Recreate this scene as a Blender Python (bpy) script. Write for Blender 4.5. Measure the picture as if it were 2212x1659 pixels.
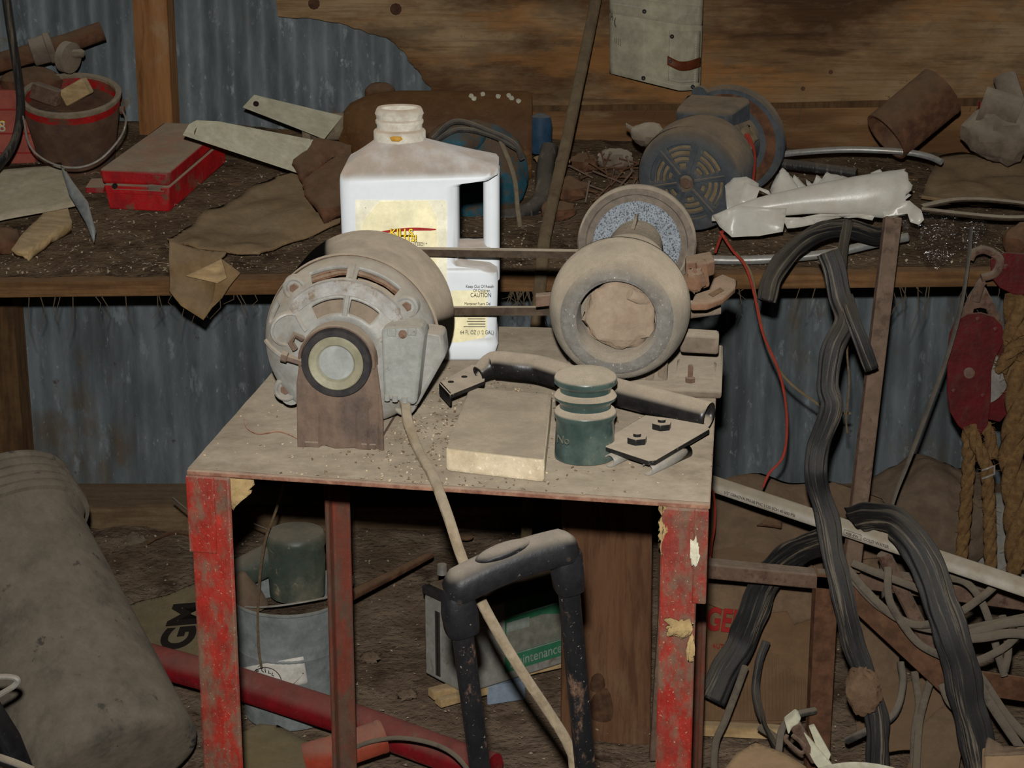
import bpy, bmesh, math, random
from mathutils import Vector as V, Matrix, noise
random.seed(7)
for o in list(bpy.data.objects): bpy.data.objects.remove(o)
S = bpy.context.scene
COL = S.collection
# ---------------------------------------------------------------- camera
FPX, CX, CY = 4050.0, 1106.0, 829.5
PITCH = math.radians(16.4)
CAMZ = 1.447
cam = bpy.data.cameras.new('camera'); camo = bpy.data.objects.new('camera', cam); COL.objects.link(camo)
camo.location = (0, 0, CAMZ); camo.rotation_euler = (math.pi/2 - PITCH, 0, 0)
cam.sensor_fit = 'HORIZONTAL'; cam.sensor_width = 36.0; cam.lens = FPX/2212*36
cam.clip_start = .05; cam.clip_end = 60
S.camera = camo
# ---------------------------------------------------------------- light: dim shed daylight and the flash over the lens
w = bpy.data.worlds.new('shed_gloom'); S.world = w; w.use_nodes = True
bg = w.node_tree.nodes['Background']; bg.inputs[0].default_value = (.85, .95, 1.0, 1); bg.inputs[1].default_value = .004
fl = bpy.data.lights.new('camera_flash', 'SPOT'); flo = bpy.data.objects.new('camera_flash', fl); COL.objects.link(flo)
fl.energy = 205; fl.color = (1.0, .99, .955); fl.shadow_soft_size = .012; fl.spot_size = math.radians(74); fl.spot_blend = 1.0
flo.location = (-.012, 0, CAMZ + .082); flo.rotation_euler = (math.pi/2 - PITCH, 0, 0)
S.view_settings.view_transform = 'Standard'; S.view_settings.look = 'None'
S.view_settings.gamma = 1; S.view_settings.use_curve_mapping = False
S.view_settings.exposure = 0.0
# ---------------------------------------------------------------- helpers: sight lines to points at a real depth
CP, SP = math.cos(PITCH), math.sin(PITCH)
def ray(px, py):
    x = (px-CX)/FPX; y = (CY-py)/FPX
    dy = CP + SP*y; dz = -SP + CP*y
    return x/dy, dz/dy
def W(px, py, Y):
    a, b = ray(px, py); return V((a*Y, Y, CAMZ + b*Y))
def onz(px, py, z):
    a, b = ray(px, py); return W(px, py, (z-CAMZ)/b)
def pm(p):                       # metres per photo pixel at a point
    d = p[1]*CP - (p[2]-CAMZ)*SP
    return d/FPX
YW = 3.9
def zb(x, y):                    # the bench top: warped and heaped up towards the wall
    u = min(1, max(0, (x+1.1)/2.2)); v = (y-3.05)/.85
    a = .734+(.760-.734)*u; b = .893+(.80-.893)*u
    return a+(b-a)*v
def onb(px, py, dz=0):
    lo, hi = 2.6, 4.4
    for i in range(40):
        m = (lo+hi)/2; p = W(px, py, m)
        if p.z > zb(p.x, m)+dz: lo = m
        else: hi = m
    return W(px, py, (lo+hi)/2)
def cr(pts, n=8):                # Catmull-Rom through points
    P = [V(p) for p in pts]; P = [2*P[0]-P[1]]+P+[2*P[-1]-P[-2]]; out = []
    for i in range(1, len(P)-2):
        a, b, c, d = P[i-1:i+3]
        for k in range(n):
            t = k/n
            out.append(.5*((2*b)+(c-a)*t+(2*a-5*b+4*c-d)*t*t+(3*b-a-3*c+d)*t**3))
    out.append(P[-2]); return out
def pth(pts, n=8): return cr([W(*p) for p in pts], n)
def basis(ax, ref=None):
    ax = V(ax).normalized()
    r = V(ref) if ref is not None else (V((0, 0, 1)) if abs(ax.z) < .9 else V((0, 1, 0)))
    u = (r - ax*r.dot(ax)).normalized(); return u, ax.cross(u), ax
class MB:
    def __init__(s): s.v = []; s.f = []
    def add(s, vs, fs):
        b = len(s.v); s.v += [V(p) for p in vs]; s.f += [[i+b for i in f] for f in fs]; return s
    def box(s, c, a, b, d):
        c = V(c); a = V(a); b = V(b); d = V(d)
        vs = [c+i*a+j*b+k*d for i in (-1, 1) for j in (-1, 1) for k in (-1, 1)]
        return s.add(vs, [(0,1,3,2),(4,6,7,5),(0,4,5,1),(2,3,7,6),(0,2,6,4),(1,5,7,3)])
    def bx(s, x0, x1, y0, y1, z0, z1):
        return s.box(((x0+x1)/2, (y0+y1)/2, (z0+z1)/2), ((x1-x0)/2, 0, 0), (0, (y1-y0)/2, 0), (0, 0, (z1-z0)/2))
    def cell(s, o, a, b, d):      # box from a corner and three edges
        o = V(o); a = V(a); b = V(b); d = V(d); return s.box(o+(a+b+d)/2, a/2, b/2, d/2)
    def loft(s, rings, cap=True, closed=False):
        n = len(rings[0]); vs = [p for r in rings for p in r]; fs = []
        m = len(rings)
        for i in range(m if closed else m-1):
            for j in range(n):
                k = (j+1) % n; i2 = (i+1) % m
                fs.append((i*n+j, i*n+k, i2*n+k, i2*n+j))
        if cap and not closed: fs += [tuple(range(n-1, -1, -1)), tuple((m-1)*n+j for j in range(n))]
        return s.add(vs, fs)
    def tube(s, pts, r, n=10, cap=True, flat=1.0, ref=None, wob=0, groove=0):
        P = [V(p) for p in pts]; m = len(P); u = None; rings = []
        for i, p in enumerate(P):
            t = (P[min(i+1, m-1)]-P[max(i-1, 0)]).normalized()
            if ref is not None: u = (V(ref)-t*V(ref).dot(t)).normalized()
            elif u is None: u = basis(t)[0]
            else: u = (u-t*u.dot(t)).normalized()
            b = t.cross(u)
            q = i/(m-1); rr = r if isinstance(r, (int, float)) else (r(q) if callable(r) else r[0]+(r[-1]-r[0])*q)
            ring = []
            for j in range(n):
                a = 2*math.pi*j/n; k = 1.0
                if wob: k += wob*noise.noise(p*25+V((math.cos(a), math.sin(a), 0))*.8)
                if groove: k *= 1-groove*(.5+.5*math.cos(a*6))
                ring.append(p + (u*math.cos(a)*flat + b*math.sin(a))*rr*k)
            rings.append(ring)
        return s.loft(rings, cap)
    def lathe(s, prof, o, ax, n=40, ref=None, cap=True, jit=0):
        u, b, a = basis(ax, ref); o = V(o); rings = []
        for r, h in prof:
            ring = []
            for j in range(n):
                t = 2*math.pi*j/n; p = o+a*h+(u*math.cos(t)+b*math.sin(t))*r
                if jit: p += (p-o)*jit*noise.noise(p*30)
                ring.append(p)
            rings.append(ring)
        return s.loft(rings, cap)
    def prism(s, pts, d):
        n = len(pts); P = [V(p) for p in pts]; d = V(d)
        return s.add(P+[p+d for p in P], [tuple(range(n)), tuple(range(2*n-1, n-1, -1))]+[(i, (i+1) % n, n+(i+1) % n, n+i) for i in range(n)])
    def blob(s, c, ax, amp=.15, fr=14, n=24, m=16, seed=0):
        c = V(c); a, b, d = [V(x) for x in ax]; rings = []
        for i in range(m+1):
            ph = math.pi*(i+.02)/(m+.04); ring = []
            for j in range(n):
                t = 2*math.pi*j/n; k = V((math.sin(ph)*math.cos(t), math.sin(ph)*math.sin(t), math.cos(ph)))
                q = 1+amp*noise.noise(k*fr*.15+V((seed, seed*.7, 0)))+amp*.4*noise.noise(k*fr*.4+V((0, seed, 3)))
                ring.append(c+(a*k.x+b*k.y+d*k.z)*q)
            rings.append(ring)
        return s.loft(rings)
    def ringbox(s, pts, half):    # closed band of rectangular section along points, half = (normal half, side vector)
        pass
    def build(s, name, mat, parent=None, bev=0, sub=0, solid=0, ang=38, org=None, seg=2):
        me = bpy.data.meshes.new(name)
        if parent is not None: org = ORG[parent.name]
        elif org is None:
            xs = [p.x for p in s.v]; ys = [p.y for p in s.v]; zs = [p.z for p in s.v]
            org = V(((min(xs)+max(xs))/2, (min(ys)+max(ys))/2, min(zs)))
        org = V(org)
        me.from_pydata([p-org for p in s.v], [], s.f)
        bm = bmesh.new(); bm.from_mesh(me); bmesh.ops.recalc_face_normals(bm, faces=bm.faces); bm.to_mesh(me); bm.free()
        me.shade_smooth(); me.set_sharp_from_angle(angle=math.radians(ang))
        me.materials.append(mat)
        o = bpy.data.objects.new(name, me); COL.objects.link(o)
        ORG[o.name] = org
        if parent is not None: o.parent = parent
        else: o.location = org
        if solid:
            k = o.modifiers.new('thickness', 'SOLIDIFY'); k.thickness = solid; k.offset = 0
        if bev:
            k = o.modifiers.new('edges', 'BEVEL'); k.width = bev; k.segments = seg; k.limit_method = 'ANGLE'; k.angle_limit = math.radians(35)
        if sub:
            k = o.modifiers.new('smooth', 'SUBSURF'); k.levels = sub; k.render_levels = sub
        return o
ORG = {}
def T(o, label, cat, group=None):
    o['label'] = label; o['category'] = cat
    if group: o['group'] = group
    return o
def thing(name, label, cat, loc, group=None):
    o = bpy.data.objects.new(name, None); COL.objects.link(o); o.location = V(loc); o.empty_display_size = .05
    ORG[o.name] = V(loc); return T(o, label, cat, group)
def struct(o): o['kind'] = 'structure'; return o
def stuff(o): o['kind'] = 'stuff'; return o
def L(o, label): o['label'] = label; return o
def sheet(pts, name, mat, parent=None, thick=.002, cuts=3, amp=.006, fr=9, seed=0, org=None, ang=60, bulge=None):
    # a cut-out sheet: outline in space, filled, crumpled and given thickness
    bm = bmesh.new(); vs = [bm.verts.new(V(p)) for p in pts]; bm.faces.new(vs)
    bmesh.ops.triangulate(bm, faces=bm.faces[:])
    for i in range(cuts):
        es = [e for e in bm.edges if e.calc_length() > .012]
        bmesh.ops.subdivide_edges(bm, edges=es, cuts=1); bmesh.ops.triangulate(bm, faces=[f for f in bm.faces if len(f.verts) > 3])
    bm.normal_update()
    c = sum((V(p) for p in pts), V())/len(pts)
    nn = sum((f.normal*f.calc_area() for f in bm.faces), V()).normalized()
    for v in bm.verts:
        q = v.co*fr+V((seed*3.1, seed, 0))
        v.co += nn*amp*(noise.noise(q)+.5*noise.noise(q*2.3))*1.3
        if bulge: v.co += V(bulge)*max(0, 1-((v.co-c).length/.12)**2)
    m = MB(); bm.verts.index_update()
    m.v = [v.co.copy() for v in bm.verts]; m.f = [[v.index for v in f.verts] for f in bm.faces]; bm.free()
    return m.build(name, mat, parent, solid=thick, ang=ang, org=org)
def text(st, o, right, up, size, mat, parent, name='lettering', ext=.0003, wid=1.0, bold=0):
    cu = bpy.data.curves.new(name, 'FONT'); cu.body = st; cu.size = size; cu.extrude = ext; cu.offset = bold*size
    tmp = bpy.data.objects.new('tmp', cu); COL.objects.link(tmp)
    dg = bpy.context.evaluated_depsgraph_get(); me = bpy.data.meshes.new_from_object(tmp.evaluated_get(dg))
    bpy.data.objects.remove(tmp); bpy.data.curves.remove(cu)
    r = V(right).normalized(); u = V(up); u = (u-r*u.dot(r)).normalized(); n = r.cross(u)
    org = ORG[parent.name]
    for v in me.vertices: v.co = V(o)+r*v.co.x*wid+u*v.co.y+n*v.co.z-org
    me.materials.clear(); me.materials.append(mat); me.name = name
    ob = bpy.data.objects.new(name, me); COL.objects.link(ob); ob.parent = parent; ORG[ob.name] = org
    return ob
# ---------------------------------------------------------------- materials
def lin(c):
    return tuple(((x/255)/12.92 if x/255 < .04045 else ((x/255+.055)/1.055)**2.4) for x in c)+(1,)
DUST = (160, 146, 127)
DARKDUST = (128, 106, 82)
def M(name, c1, c2=None, sc=8, c3=None, t3=.55, s3=5, rough=.8, metal=0, dust=0, dlo=.05, dhi=.7, dcol=DUST, spot=None,
      bump=.25, bs=70, st=(1, 1, 1), spec=.25, trans=0, alpha=1, bd=.004, dn=.45, dr=.35, k=2.8, sw=.1, grain=.22, coord='Object'):
    sc *= k; s3 *= k; bs *= max(1, k*.6)
    m = bpy.data.materials.new(name); m.use_nodes = True; nt = m.node_tree; N = nt.nodes; K = nt.links
    b = N['Principled BSDF']; tc = N.new('ShaderNodeTexCoord'); mp = N.new('ShaderNodeMapping'); mp.inputs['Scale'].default_value = st
    K.new(tc.outputs[coord], mp.inputs[0])
    def nz(scale, det=5, vec=None, ro=.6):
        n = N.new('ShaderNodeTexNoise'); n.inputs['Scale'].default_value = scale; n.inputs['Detail'].default_value = det; n.inputs['Roughness'].default_value = ro
        K.new(vec or mp.outputs[0], n.inputs['Vector']); return n.outputs[0]
    def rng(val, lo, hi):
        r = N.new('ShaderNodeMapRange'); r.interpolation_type = 'SMOOTHSTEP'; r.inputs[1].default_value = lo; r.inputs[2].default_value = hi
        K.new(val, r.inputs[0]); return r.outputs[0]
    def mix(f, a, c):
        x = N.new('ShaderNodeMix'); x.data_type = 'RGBA'
        if hasattr(f, 'default_value') and not isinstance(f, float): K.new(f, x.inputs[0])
        else: x.inputs[0].default_value = f
        for s_, v_ in ((6, a), (7, c)):
            if isinstance(v_, tuple): x.inputs[s_].default_value = v_
            else: K.new(v_, x.inputs[s_])
        return x.outputs[2]
    def mth(op, a, c):
        x = N.new('ShaderNodeMath'); x.operation = op
        for i, v_ in enumerate((a, c)):
            if isinstance(v_, (int, float)): x.inputs[i].default_value = v_
            else: K.new(v_, x.inputs[i])
        return x.outputs[0]
    n1 = nz(sc, 7); col = mix(rng(n1, .36, .64), lin(c1), lin(c2 or c1))
    if c3: col = mix(rng(nz(s3, 8, ro=.72), t3-.04, t3+sw), col, lin(c3))
    if spot:
        sf = rng(nz(spot[1]*max(1, k*.75), 5, tc.outputs['Object'], .65), spot[2]-.01, spot[2]+.06); col = mix(sf, col, lin(spot[0]))
    def scale(c_, f_, lo_, hi_):
        r_ = N.new('ShaderNodeMapRange'); r_.inputs[1].default_value = .3; r_.inputs[2].default_value = .7; r_.inputs[3].default_value = lo_; r_.inputs[4].default_value = hi_
        K.new(f_, r_.inputs[0]); x = N.new('ShaderNodeVectorMath'); x.operation = 'SCALE'; K.new(c_, x.inputs[0]); K.new(r_.outputs[0], x.inputs['Scale']); return x.outputs[0]
    if grain:
        col = scale(col, nz(38, 9, tc.outputs['Object'], .75), 1-grain, 1+grain)
    K.new(col, b.inputs['Base Color'])
    b.inputs['Roughness'].default_value = rough; b.inputs['Metallic'].default_value = metal
    b.inputs['Specular IOR Level'].default_value = spec
    if 'Diffuse Roughness' in b.inputs: b.inputs['Diffuse Roughness'].default_value = dr
    if dust:
        g = N.new('ShaderNodeNewGeometry'); sx = N.new('ShaderNodeSeparateXYZ'); K.new(g.outputs['Normal'], sx.inputs[0])
        up = rng(sx.outputs[2], dlo, dhi)
        pat = mth('MULTIPLY', rng(nz(16, 6, tc.outputs['Object']), .22, .6), dn)
        f = mth('MULTIPLY', mth('MULTIPLY', up, mth('ADD', pat, 1-dn)), dust)
        fine = mix(rng(nz(1100, 2, tc.outputs['Object']), .3, .7), lin(tuple(min(255, x*1.03) for x in dcol)), lin(tuple(x*.9 for x in dcol)))
        fine = mix(rng(nz(30, 6, tc.outputs['Object']), .3, .7), fine, lin(tuple(x*.88 for x in dcol)))
        K.new(scale(mix(f, col, fine), nz(55, 9, tc.outputs['Object'], .8), 1-grain*.5, 1+grain*.5) if grain else mix(f, col, fine), b.inputs['Base Color'])
        K.new(mth('ADD', mth('MULTIPLY', f, 1-rough), rough), b.inputs['Roughness'])
        if 'Diffuse Roughness' in b.inputs: K.new(mth('ADD', mth('MULTIPLY', f, 1-dr), dr), b.inputs['Diffuse Roughness'])
        if metal: K.new(mth('MULTIPLY', mth('SUBTRACT', 1, f), metal), b.inputs['Metallic'])
    if bump:
        bp = N.new('ShaderNodeBump'); bp.inputs['Strength'].default_value = bump; bp.inputs['Distance'].default_value = bd
        K.new(nz(bs, 4), bp.inputs['Height']); K.new(bp.outputs[0], b.inputs['Normal'])
    if trans: b.inputs['Transmission Weight'].default_value = trans; b.inputs['IOR'].default_value = 1.45
    if alpha < 1: b.inputs['Alpha'].default_value = alpha
    return m
mt = {}
mt['galv'] = M('galvanised_sheet', (118,126,128), (146,154,156), 10, c3=(116,94,70), t3=.62, s3=5, rough=.62, metal=.15, spot=((192,198,198), 40, .67), bump=.3, bs=40, st=(1,1,.35), spec=.35, k=1)
mt['galv_low'] = M('weathered_sheet', (106,114,116), (132,140,142), 10, c3=(106,86,64), t3=.6, s3=5, rough=.65, metal=.15, spot=((182,188,186), 50, .67), bump=.3, bs=40, st=(1,1,.3), spec=.3, k=1)
mt['dirt'] = M('dirt_floor', (112,92,74), (138,118,98), 9, c3=(84,66,52), t3=.56, s3=6, rough=1, spot=((172,154,132), 90, .66), bump=1, bs=60, bd=.012, k=1.5)
mt['wood_board'] = M('stained_board', (136,100,62), (164,132,92), 3, c3=(100,66,38), t3=.53, s3=3.5, st=(.3,1,4), rough=.85, bump=.3, bs=50, k=1.5, sw=.2)
mt['wood_ply'] = M('rusty_stained_board', (140,104,64), (170,142,104), 3, c3=(92,58,30), t3=.52, s3=2.4, st=(.45,1,2.4), rough=.85, bump=.3, bs=50, k=1.5, sw=.22)
mt['wood_stud'] = M('pine_stud', (140,94,52), (176,126,78), 8, c3=(170,146,116), t3=.62, s3=5, st=(5,5,.3), rough=.8, bump=.3, bs=30, k=1.3)
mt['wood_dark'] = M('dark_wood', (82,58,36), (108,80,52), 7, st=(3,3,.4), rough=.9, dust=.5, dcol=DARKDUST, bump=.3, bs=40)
mt['wood_shelf'] = M('bench_wood', (98,68,40), (128,94,60), 6, st=(.35,3,5), rough=.9, dust=.8, dcol=(112,88,64), bump=.4, bs=50)
mt['wood_plank'] = M('brown_plank', (146,100,66), (168,122,84), 7, c3=(118,76,48), t3=.52, s3=6, st=(4,2,.25), rough=.8, bump=.15, bs=50, spec=.2, k=1.5)
mt['knot'] = M('wood_knot', (74,50,36), (98,70,50), 22, rough=.9, bump=.5, bs=50)
mt['wood_pale'] = M('pale_wood', (170,140,98), (196,168,122), 8, st=(.3,3,3), rough=.85, dust=.4, bump=.2)
mt['sill'] = M('sill_wood', (110,88,64), (134,110,82), 7, st=(.4,2,4), rough=.9, dust=.6, dcol=(104,86,68), bump=.5)
mt['benchdirt'] = M('bench_dirt', (96,76,56), (122,101,78), 10, c3=(64,48,36), t3=.55, s3=7, rough=1, spot=((170,154,132), 110, .65), bump=1, bs=90, bd=.008, k=1.5)
mt['chips'] = M('wood_chips', (160,142,118), (190,172,148), 30, rough=.9, bump=0)
mt['gritpale'] = M('pale_grit', (178,158,130), (196,178,150), 30, rough=.9, bump=0)
mt['web'] = M('cobweb', (100,86,68), rough=1, bump=0)
mt['table_dust'] = M('dusty_plate', (124,112,96), (137,125,108), 5, c3=(104,90,74), t3=.54, s3=4, rough=1, spot=((164,150,128), 200, .70), bump=.5, bs=160, bd=.002, dr=1, k=1.6, sw=.2)
mt['plate_edge'] = M('rusted_plate_edge', (112,74,58), (140,104,84), 30, rough=.9, bump=.6, dust=.6)
mt['redleg'] = M('worn_red_paint', (136,34,24), (116,46,36), 8, c3=(100,75,60), t3=.46, s3=14, rough=.55, spot=((164,146,122), 190, .635), bump=.5, bs=90, st=(1,1,.45), dust=.3, sw=.14, grain=.3)
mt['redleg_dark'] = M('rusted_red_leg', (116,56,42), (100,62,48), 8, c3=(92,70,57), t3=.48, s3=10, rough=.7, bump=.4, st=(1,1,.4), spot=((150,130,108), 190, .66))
mt['rust'] = M('rust', (104,80,66), (120,96,80), 10, c3=(84,62,50), t3=.54, s3=14, rough=.9, dust=.5, bump=.6, bs=120)
mt['rust_dark'] = M('dark_rust', (84,56,40), (110,76,54), 16, rough=.9, dust=.6, dcol=DARKDUST, bump=.5, bs=100)
mt['rust_tank'] = M('rusty_tank_skin', (88,56,30), (112,76,42), 4, c3=(152,118,82), t3=.6, s3=7, rough=.6, bump=.2, dust=.3, dcol=(116,92,66), spec=.3, sw=.2, st=(.5,1,1))
mt['iron'] = M('dusty_iron', (112,98,84), (128,112,96), 10, rough=.9, dust=1, dlo=-.1, dhi=.6, bump=.4, bs=120, dcol=(160,146,127))
mt['motor_body'] = M('dusty_motor_shell', (118,102,86), (102,82,66), 9, c3=(90,68,52), t3=.58, s3=6, rough=.9, dust=1, dlo=-.3, dhi=.4, dcol=(160,146,127), bump=.12, bs=220, bd=.001, dn=.3)
mt['alu'] = M('cast_aluminium', (150,148,142), (136,132,124), 9, c3=(132,117,99), t3=.55, s3=9, rough=.5, metal=.1, dust=.75, dlo=.1, dhi=.85, dcol=(158,144,125), bump=.2, bs=130, bd=.002, sw=.22, spec=.35)
mt['alu_clean'] = M('grey_cast_cover', (148,149,143), (134,134,127), 14, rough=.55, metal=.1, spot=((104,92,76), 60, .66), dust=.6, dlo=.3, dhi=.9, bump=.2, bs=120, bd=.002)
mt['plate_arc'] = M('worn_nameplate', (158,156,152), (144,138,130), 20, c3=(124,108,90), t3=.55, s3=24, rough=.6, bump=.3, bs=90, bd=.002)
mt['rubber'] = M('black_rubber', (40,38,38), (52,48,46), 30, rough=.7, bump=.2, bs=140, bd=.001)
mt['ring_cream'] = M('cream_steel_ring', (148,144,122), (132,126,104), 12, rough=.55, metal=.1, bump=.1)
mt['disc'] = M('grey_shaft_disc', (154,156,152), (142,144,139), 20, rough=.5, metal=.1, spot=((124,116,102), 70, .7), bump=.05)
mt['bracket'] = M('oily_steel_bracket', (108,88,72), (86,70,60), 12, c3=(58,50,46), t3=.57, s3=10, rough=.6, bump=.3, bs=60, dust=.7, st=(1,1,.6), spec=.4, sw=.2)
mt['cord'] = M('dusty_tan_cord', (142,127,105), (124,109,88), 24, rough=.9, bump=.3, dust=.5)
mt['copper'] = M('windings', (98,68,50), (122,96,76), 40, rough=.8, bump=.6, bs=200, dust=.5)
mt['dark'] = M('dark_cavity', (34,28,24), (46,38,32), 20, rough=1, bump=0)
mt['belt'] = M('dusty_belt', (66,54,43), (82,69,55), 30, rough=.95, dust=1, dlo=.3, bump=.4)
mt['stone_wheel'] = M('wheel_shoulder_dust', (134,126,113), (122,113,100), 8, c3=(160,136,104), t3=.64, s3=6, rough=1, dust=1, dlo=-.15, dhi=.45, dcol=(164,150,130), bump=.5, bs=200, bd=.002)
mt['wheel_plate'] = M('speckled_wheel_face', (152,159,166), (138,145,152), 20, rough=.9, spot=((84,84,86), 230, .52), bump=.4, bs=200, bd=.001)
mt['wheel_grey'] = M('wheel_rim', (122,110,98), (104,94,84), 30, rough=1, dust=1, dlo=-.1, dhi=.4, bump=.6, bs=200, bd=.002)
mt['mud'] = M('mud_nest', (156,138,118), (142,122,103), 7, c3=(168,150,128), t3=.58, s3=7, rough=1, bump=.5, bs=90, sw=.2)
mt['toolrest'] = M('rusty_casting', (124,92,70), (110,84,66), 12, rough=.9, dust=1, dlo=.2, dhi=.8, dcol=(138,117,97), bump=.4, bs=110, spot=((150,100,62), 40, .66))
mt['jug'] = M('white_plastic', (222,226,228), (218,222,224), 6, rough=.45, dust=.85, dlo=.1, dhi=.6, dcol=(158,136,113), bump=.03, bs=30, spec=.35, dn=.6, grain=.03)
mt['cap'] = M('dusty_neck', (206,200,186), (190,180,164), 30, rough=.6, dust=.85, dcol=(170,150,128), bump=.1)
mt['label_cream'] = M('cream_label', (236,232,212), (228,222,198), 8, rough=.5, spot=((150,122,92), 120, .66), bump=.05)
mt['label_tan'] = M('tan_label', (236,228,192), (230,220,180), 5, rough=.5, spot=((150,118,84), 110, .69), bump=.05)
mt['ink'] = M('black_ink', (36,30,26), rough=.7, bump=0)
mt['ink_grey'] = M('grey_ink', (88,82,76), rough=.7, bump=0)
mt['ink_yellow'] = M('yellow_ink', (250,214,40), rough=.6, bump=0)
mt['ink_red'] = M('red_ink', (160,40,36), rough=.7, bump=0)
mt['glass'] = M('green_insulator_glass', (54,68,64), (70,84,78), 7, rough=.15, dust=1, dlo=.12, dhi=.5, dcol=(158,144,124), spec=.6, bump=.06, c3=(98,98,84), t3=.57, s3=5, spot=((130,120,100), 70, .66), dn=.15, sw=.2)
mt['glass_dusty'] = M('dusty_green_glass', (66,76,68), (84,88,76), 6, rough=.3, dust=.9, dcol=(122,112,96), spec=.5, bump=.1, c3=(112,106,90), t3=.5, s3=4, spot=((130,120,98), 20, .62), sw=.2)
mt['stone'] = M('tan_stone', (180,163,134), (194,179,152), 12, rough=1, dust=1, dlo=.35, dhi=.8, dcol=(142,129,111), spot=((208,196,174), 90, .6), bump=.5, bs=120, bd=.002, dn=.2)
mt['black'] = M('dusty_black_paint', (26,24,24), (34,32,31), 30, rough=.35, dust=1, dlo=.2, dhi=.62, spec=.5, bump=.1, bs=60, dn=.1, dcol=(156,142,123), spot=((120,108,92), 90, .66))
mt['black_plastic'] = M('scuffed_black_plastic', (22,22,24), (28,28,30), 30, rough=.5, dust=.9, dlo=.3, dhi=.95, dcol=(132,122,109), spec=.3, bump=.15, bs=60, spot=((112,106,98), 60, .67), dn=.2)
mt['black_tube'] = M('chipped_black_tube', (20,20,22), (27,26,27), 30, c3=(104,80,64), t3=.60, s3=14, rough=.5, spec=.3, spot=((128,122,112), 110, .645), bump=.15, st=(1,1,.5))
mt['steel'] = M('grey_spring_steel', (156,152,144), (138,132,122), 20, rough=.5, metal=.3, dust=.6, bump=.1)
mt['rod'] = M('bright_rod', (176,176,172), (150,146,138), 14, rough=.4, metal=.5, dust=.5, bump=.05)
mt['galv_pail'] = M('galvanised_pail', (130,135,134), (148,152,150), 10, rough=.55, metal=.2, spot=((186,190,188), 22, .68), dust=.5, bump=.1)
mt['paper'] = M('white_paper', (222,218,208), (206,200,188), 12, rough=.9, bump=.05)
mt['redpipe'] = M('red_painted_pipe', (132,24,32), (112,28,32), 8, c3=(112,82,64), t3=.60, s3=6, rough=.45, dust=.3, bump=.15, spot=((160,142,122), 190, .68))
mt['orange'] = M('orange_red_plastic', (168,66,46), (152,72,52), 8, rough=.6, dust=.5, bump=.1)
mt['redbox'] = M('scuffed_red_metal', (182,28,30), (148,26,30), 6, c3=(112,80,62), t3=.57, s3=9, rough=.5, dust=1, dlo=.25, dhi=.7, dcol=(152,134,112), bump=.3, bs=60, dn=.25)
mt['redpail'] = M('red_pail_paint', (180,28,28), (150,30,28), 10, c3=(98,72,56), t3=.52, s3=6, rough=.55, bump=.2, dust=.4, spot=((70,50,42), 40, .64))
mt['pail_dirty'] = M('dirty_pail_skin', (104,78,60), (90,64,50), 9, c3=(76,66,62), t3=.56, s3=6, rough=.8, bump=.2)
mt['white_metal'] = M('chipped_cream_metal', (220,216,190), (206,201,174), 6, rough=.6, spot=((130,98,66), 46, .69), bump=.08, dust=.3, dcol=(170,156,128))
mt['tan_metal'] = M('dusty_tan_sheet', (196,182,156), (178,165,138), 6, rough=.8, bump=.1, spot=((140,120,94), 60, .66))
mt['burlap'] = M('brown_burlap', (150,122,86), (128,101,68), 8, c3=(168,146,112), t3=.56, s3=4, rough=1, bump=.6, bs=240, dust=.5, dcol=(148,130,106), sw=.2)
mt['teal'] = M('rusty_teal_paint', (40,92,106), (44,80,92), 8, c3=(98,76,56), t3=.47, s3=6, rough=.6, dust=.4, bump=.3, dcol=(120,100,78))
mt['blue'] = M('dull_blue_paint', (38,66,90), (46,74,96), 16, rough=.6, dust=.5, bump=.2)
mt['bluemotor'] = M('grey_blue_motor_paint', (68,73,78), (84,87,89), 8, c3=(108,82,62), t3=.60, s3=7, rough=.65, dust=1, dlo=-.1, dhi=.6, dcol=(130,113,92), bump=.25, sw=.2)
mt['vent_tan'] = M('dusty_motor_core', (134,118,92), (118,102,78), 30, rough=1, bump=.2)
mt['canvas'] = M('grey_canvas', (182,174,150), (166,158,136), 8, rough=1, bump=.3, bs=300, bd=.001, spot=((140,116,84), 16, .70))
mt['leather'] = M('brown_leather', (116,58,30), (90,42,22), 16, rough=.5, bump=.2, spec=.4)
mt['stitch'] = M('pale_stitch', (190,186,170), rough=1, bump=0)
mt['rivet'] = M('dark_rivet', (60,58,56), rough=.5, metal=.5, bump=0)
mt['plasticfilm'] = M('white_film', (214,209,198), (204,197,183), 8, c3=(190,166,124), t3=.64, s3=2.5, rough=.3, bump=.1, bs=30, spec=.5, dust=.25, dcol=(190,178,160), grain=.08, sw=.2)
mt['clear'] = M('clear_wrap', (230,230,232), rough=.08, bump=.8, bs=30, spec=.6, alpha=.22, bd=.01, st=(1,1,3))
mt['innertube'] = M('dusty_inner_tube', (28,28,30), (44,43,42), 6, c3=(116,104,88), t3=.56, s3=9, rough=.5, dust=.6, dlo=.0, dhi=.85, dcol=(118,107,91), bump=.4, bs=50, st=(2.5,2.5,.14), spec=.45, sw=.14)
mt['cable'] = M('dusty_grey_cable', (118,107,93), (98,89,78), 14, c3=(78,72,66), t3=.57, s3=8, rough=.85, dust=.6, dcol=(132,118,99), bump=.2)
mt['cable_dark'] = M('dark_cable', (58,56,54), (80,74,68), 22, rough=.7, dust=.6, bump=.2)
mt['redwire'] = M('red_wire', (168,60,46), (150,62,48), 20, rough=.6, bump=0)
mt['tanwire'] = M('tan_wire', (120,104,76), rough=.8, bump=0)
mt['pvc'] = M('dirty_white_pipe', (190,182,168), (172,162,144), 5, c3=(158,138,112), t3=.58, s3=5, rough=.5, dust=.7, dcol=(158,142,120), st=(2,2,2), bump=.05, grain=.12, sw=.2)
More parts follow.
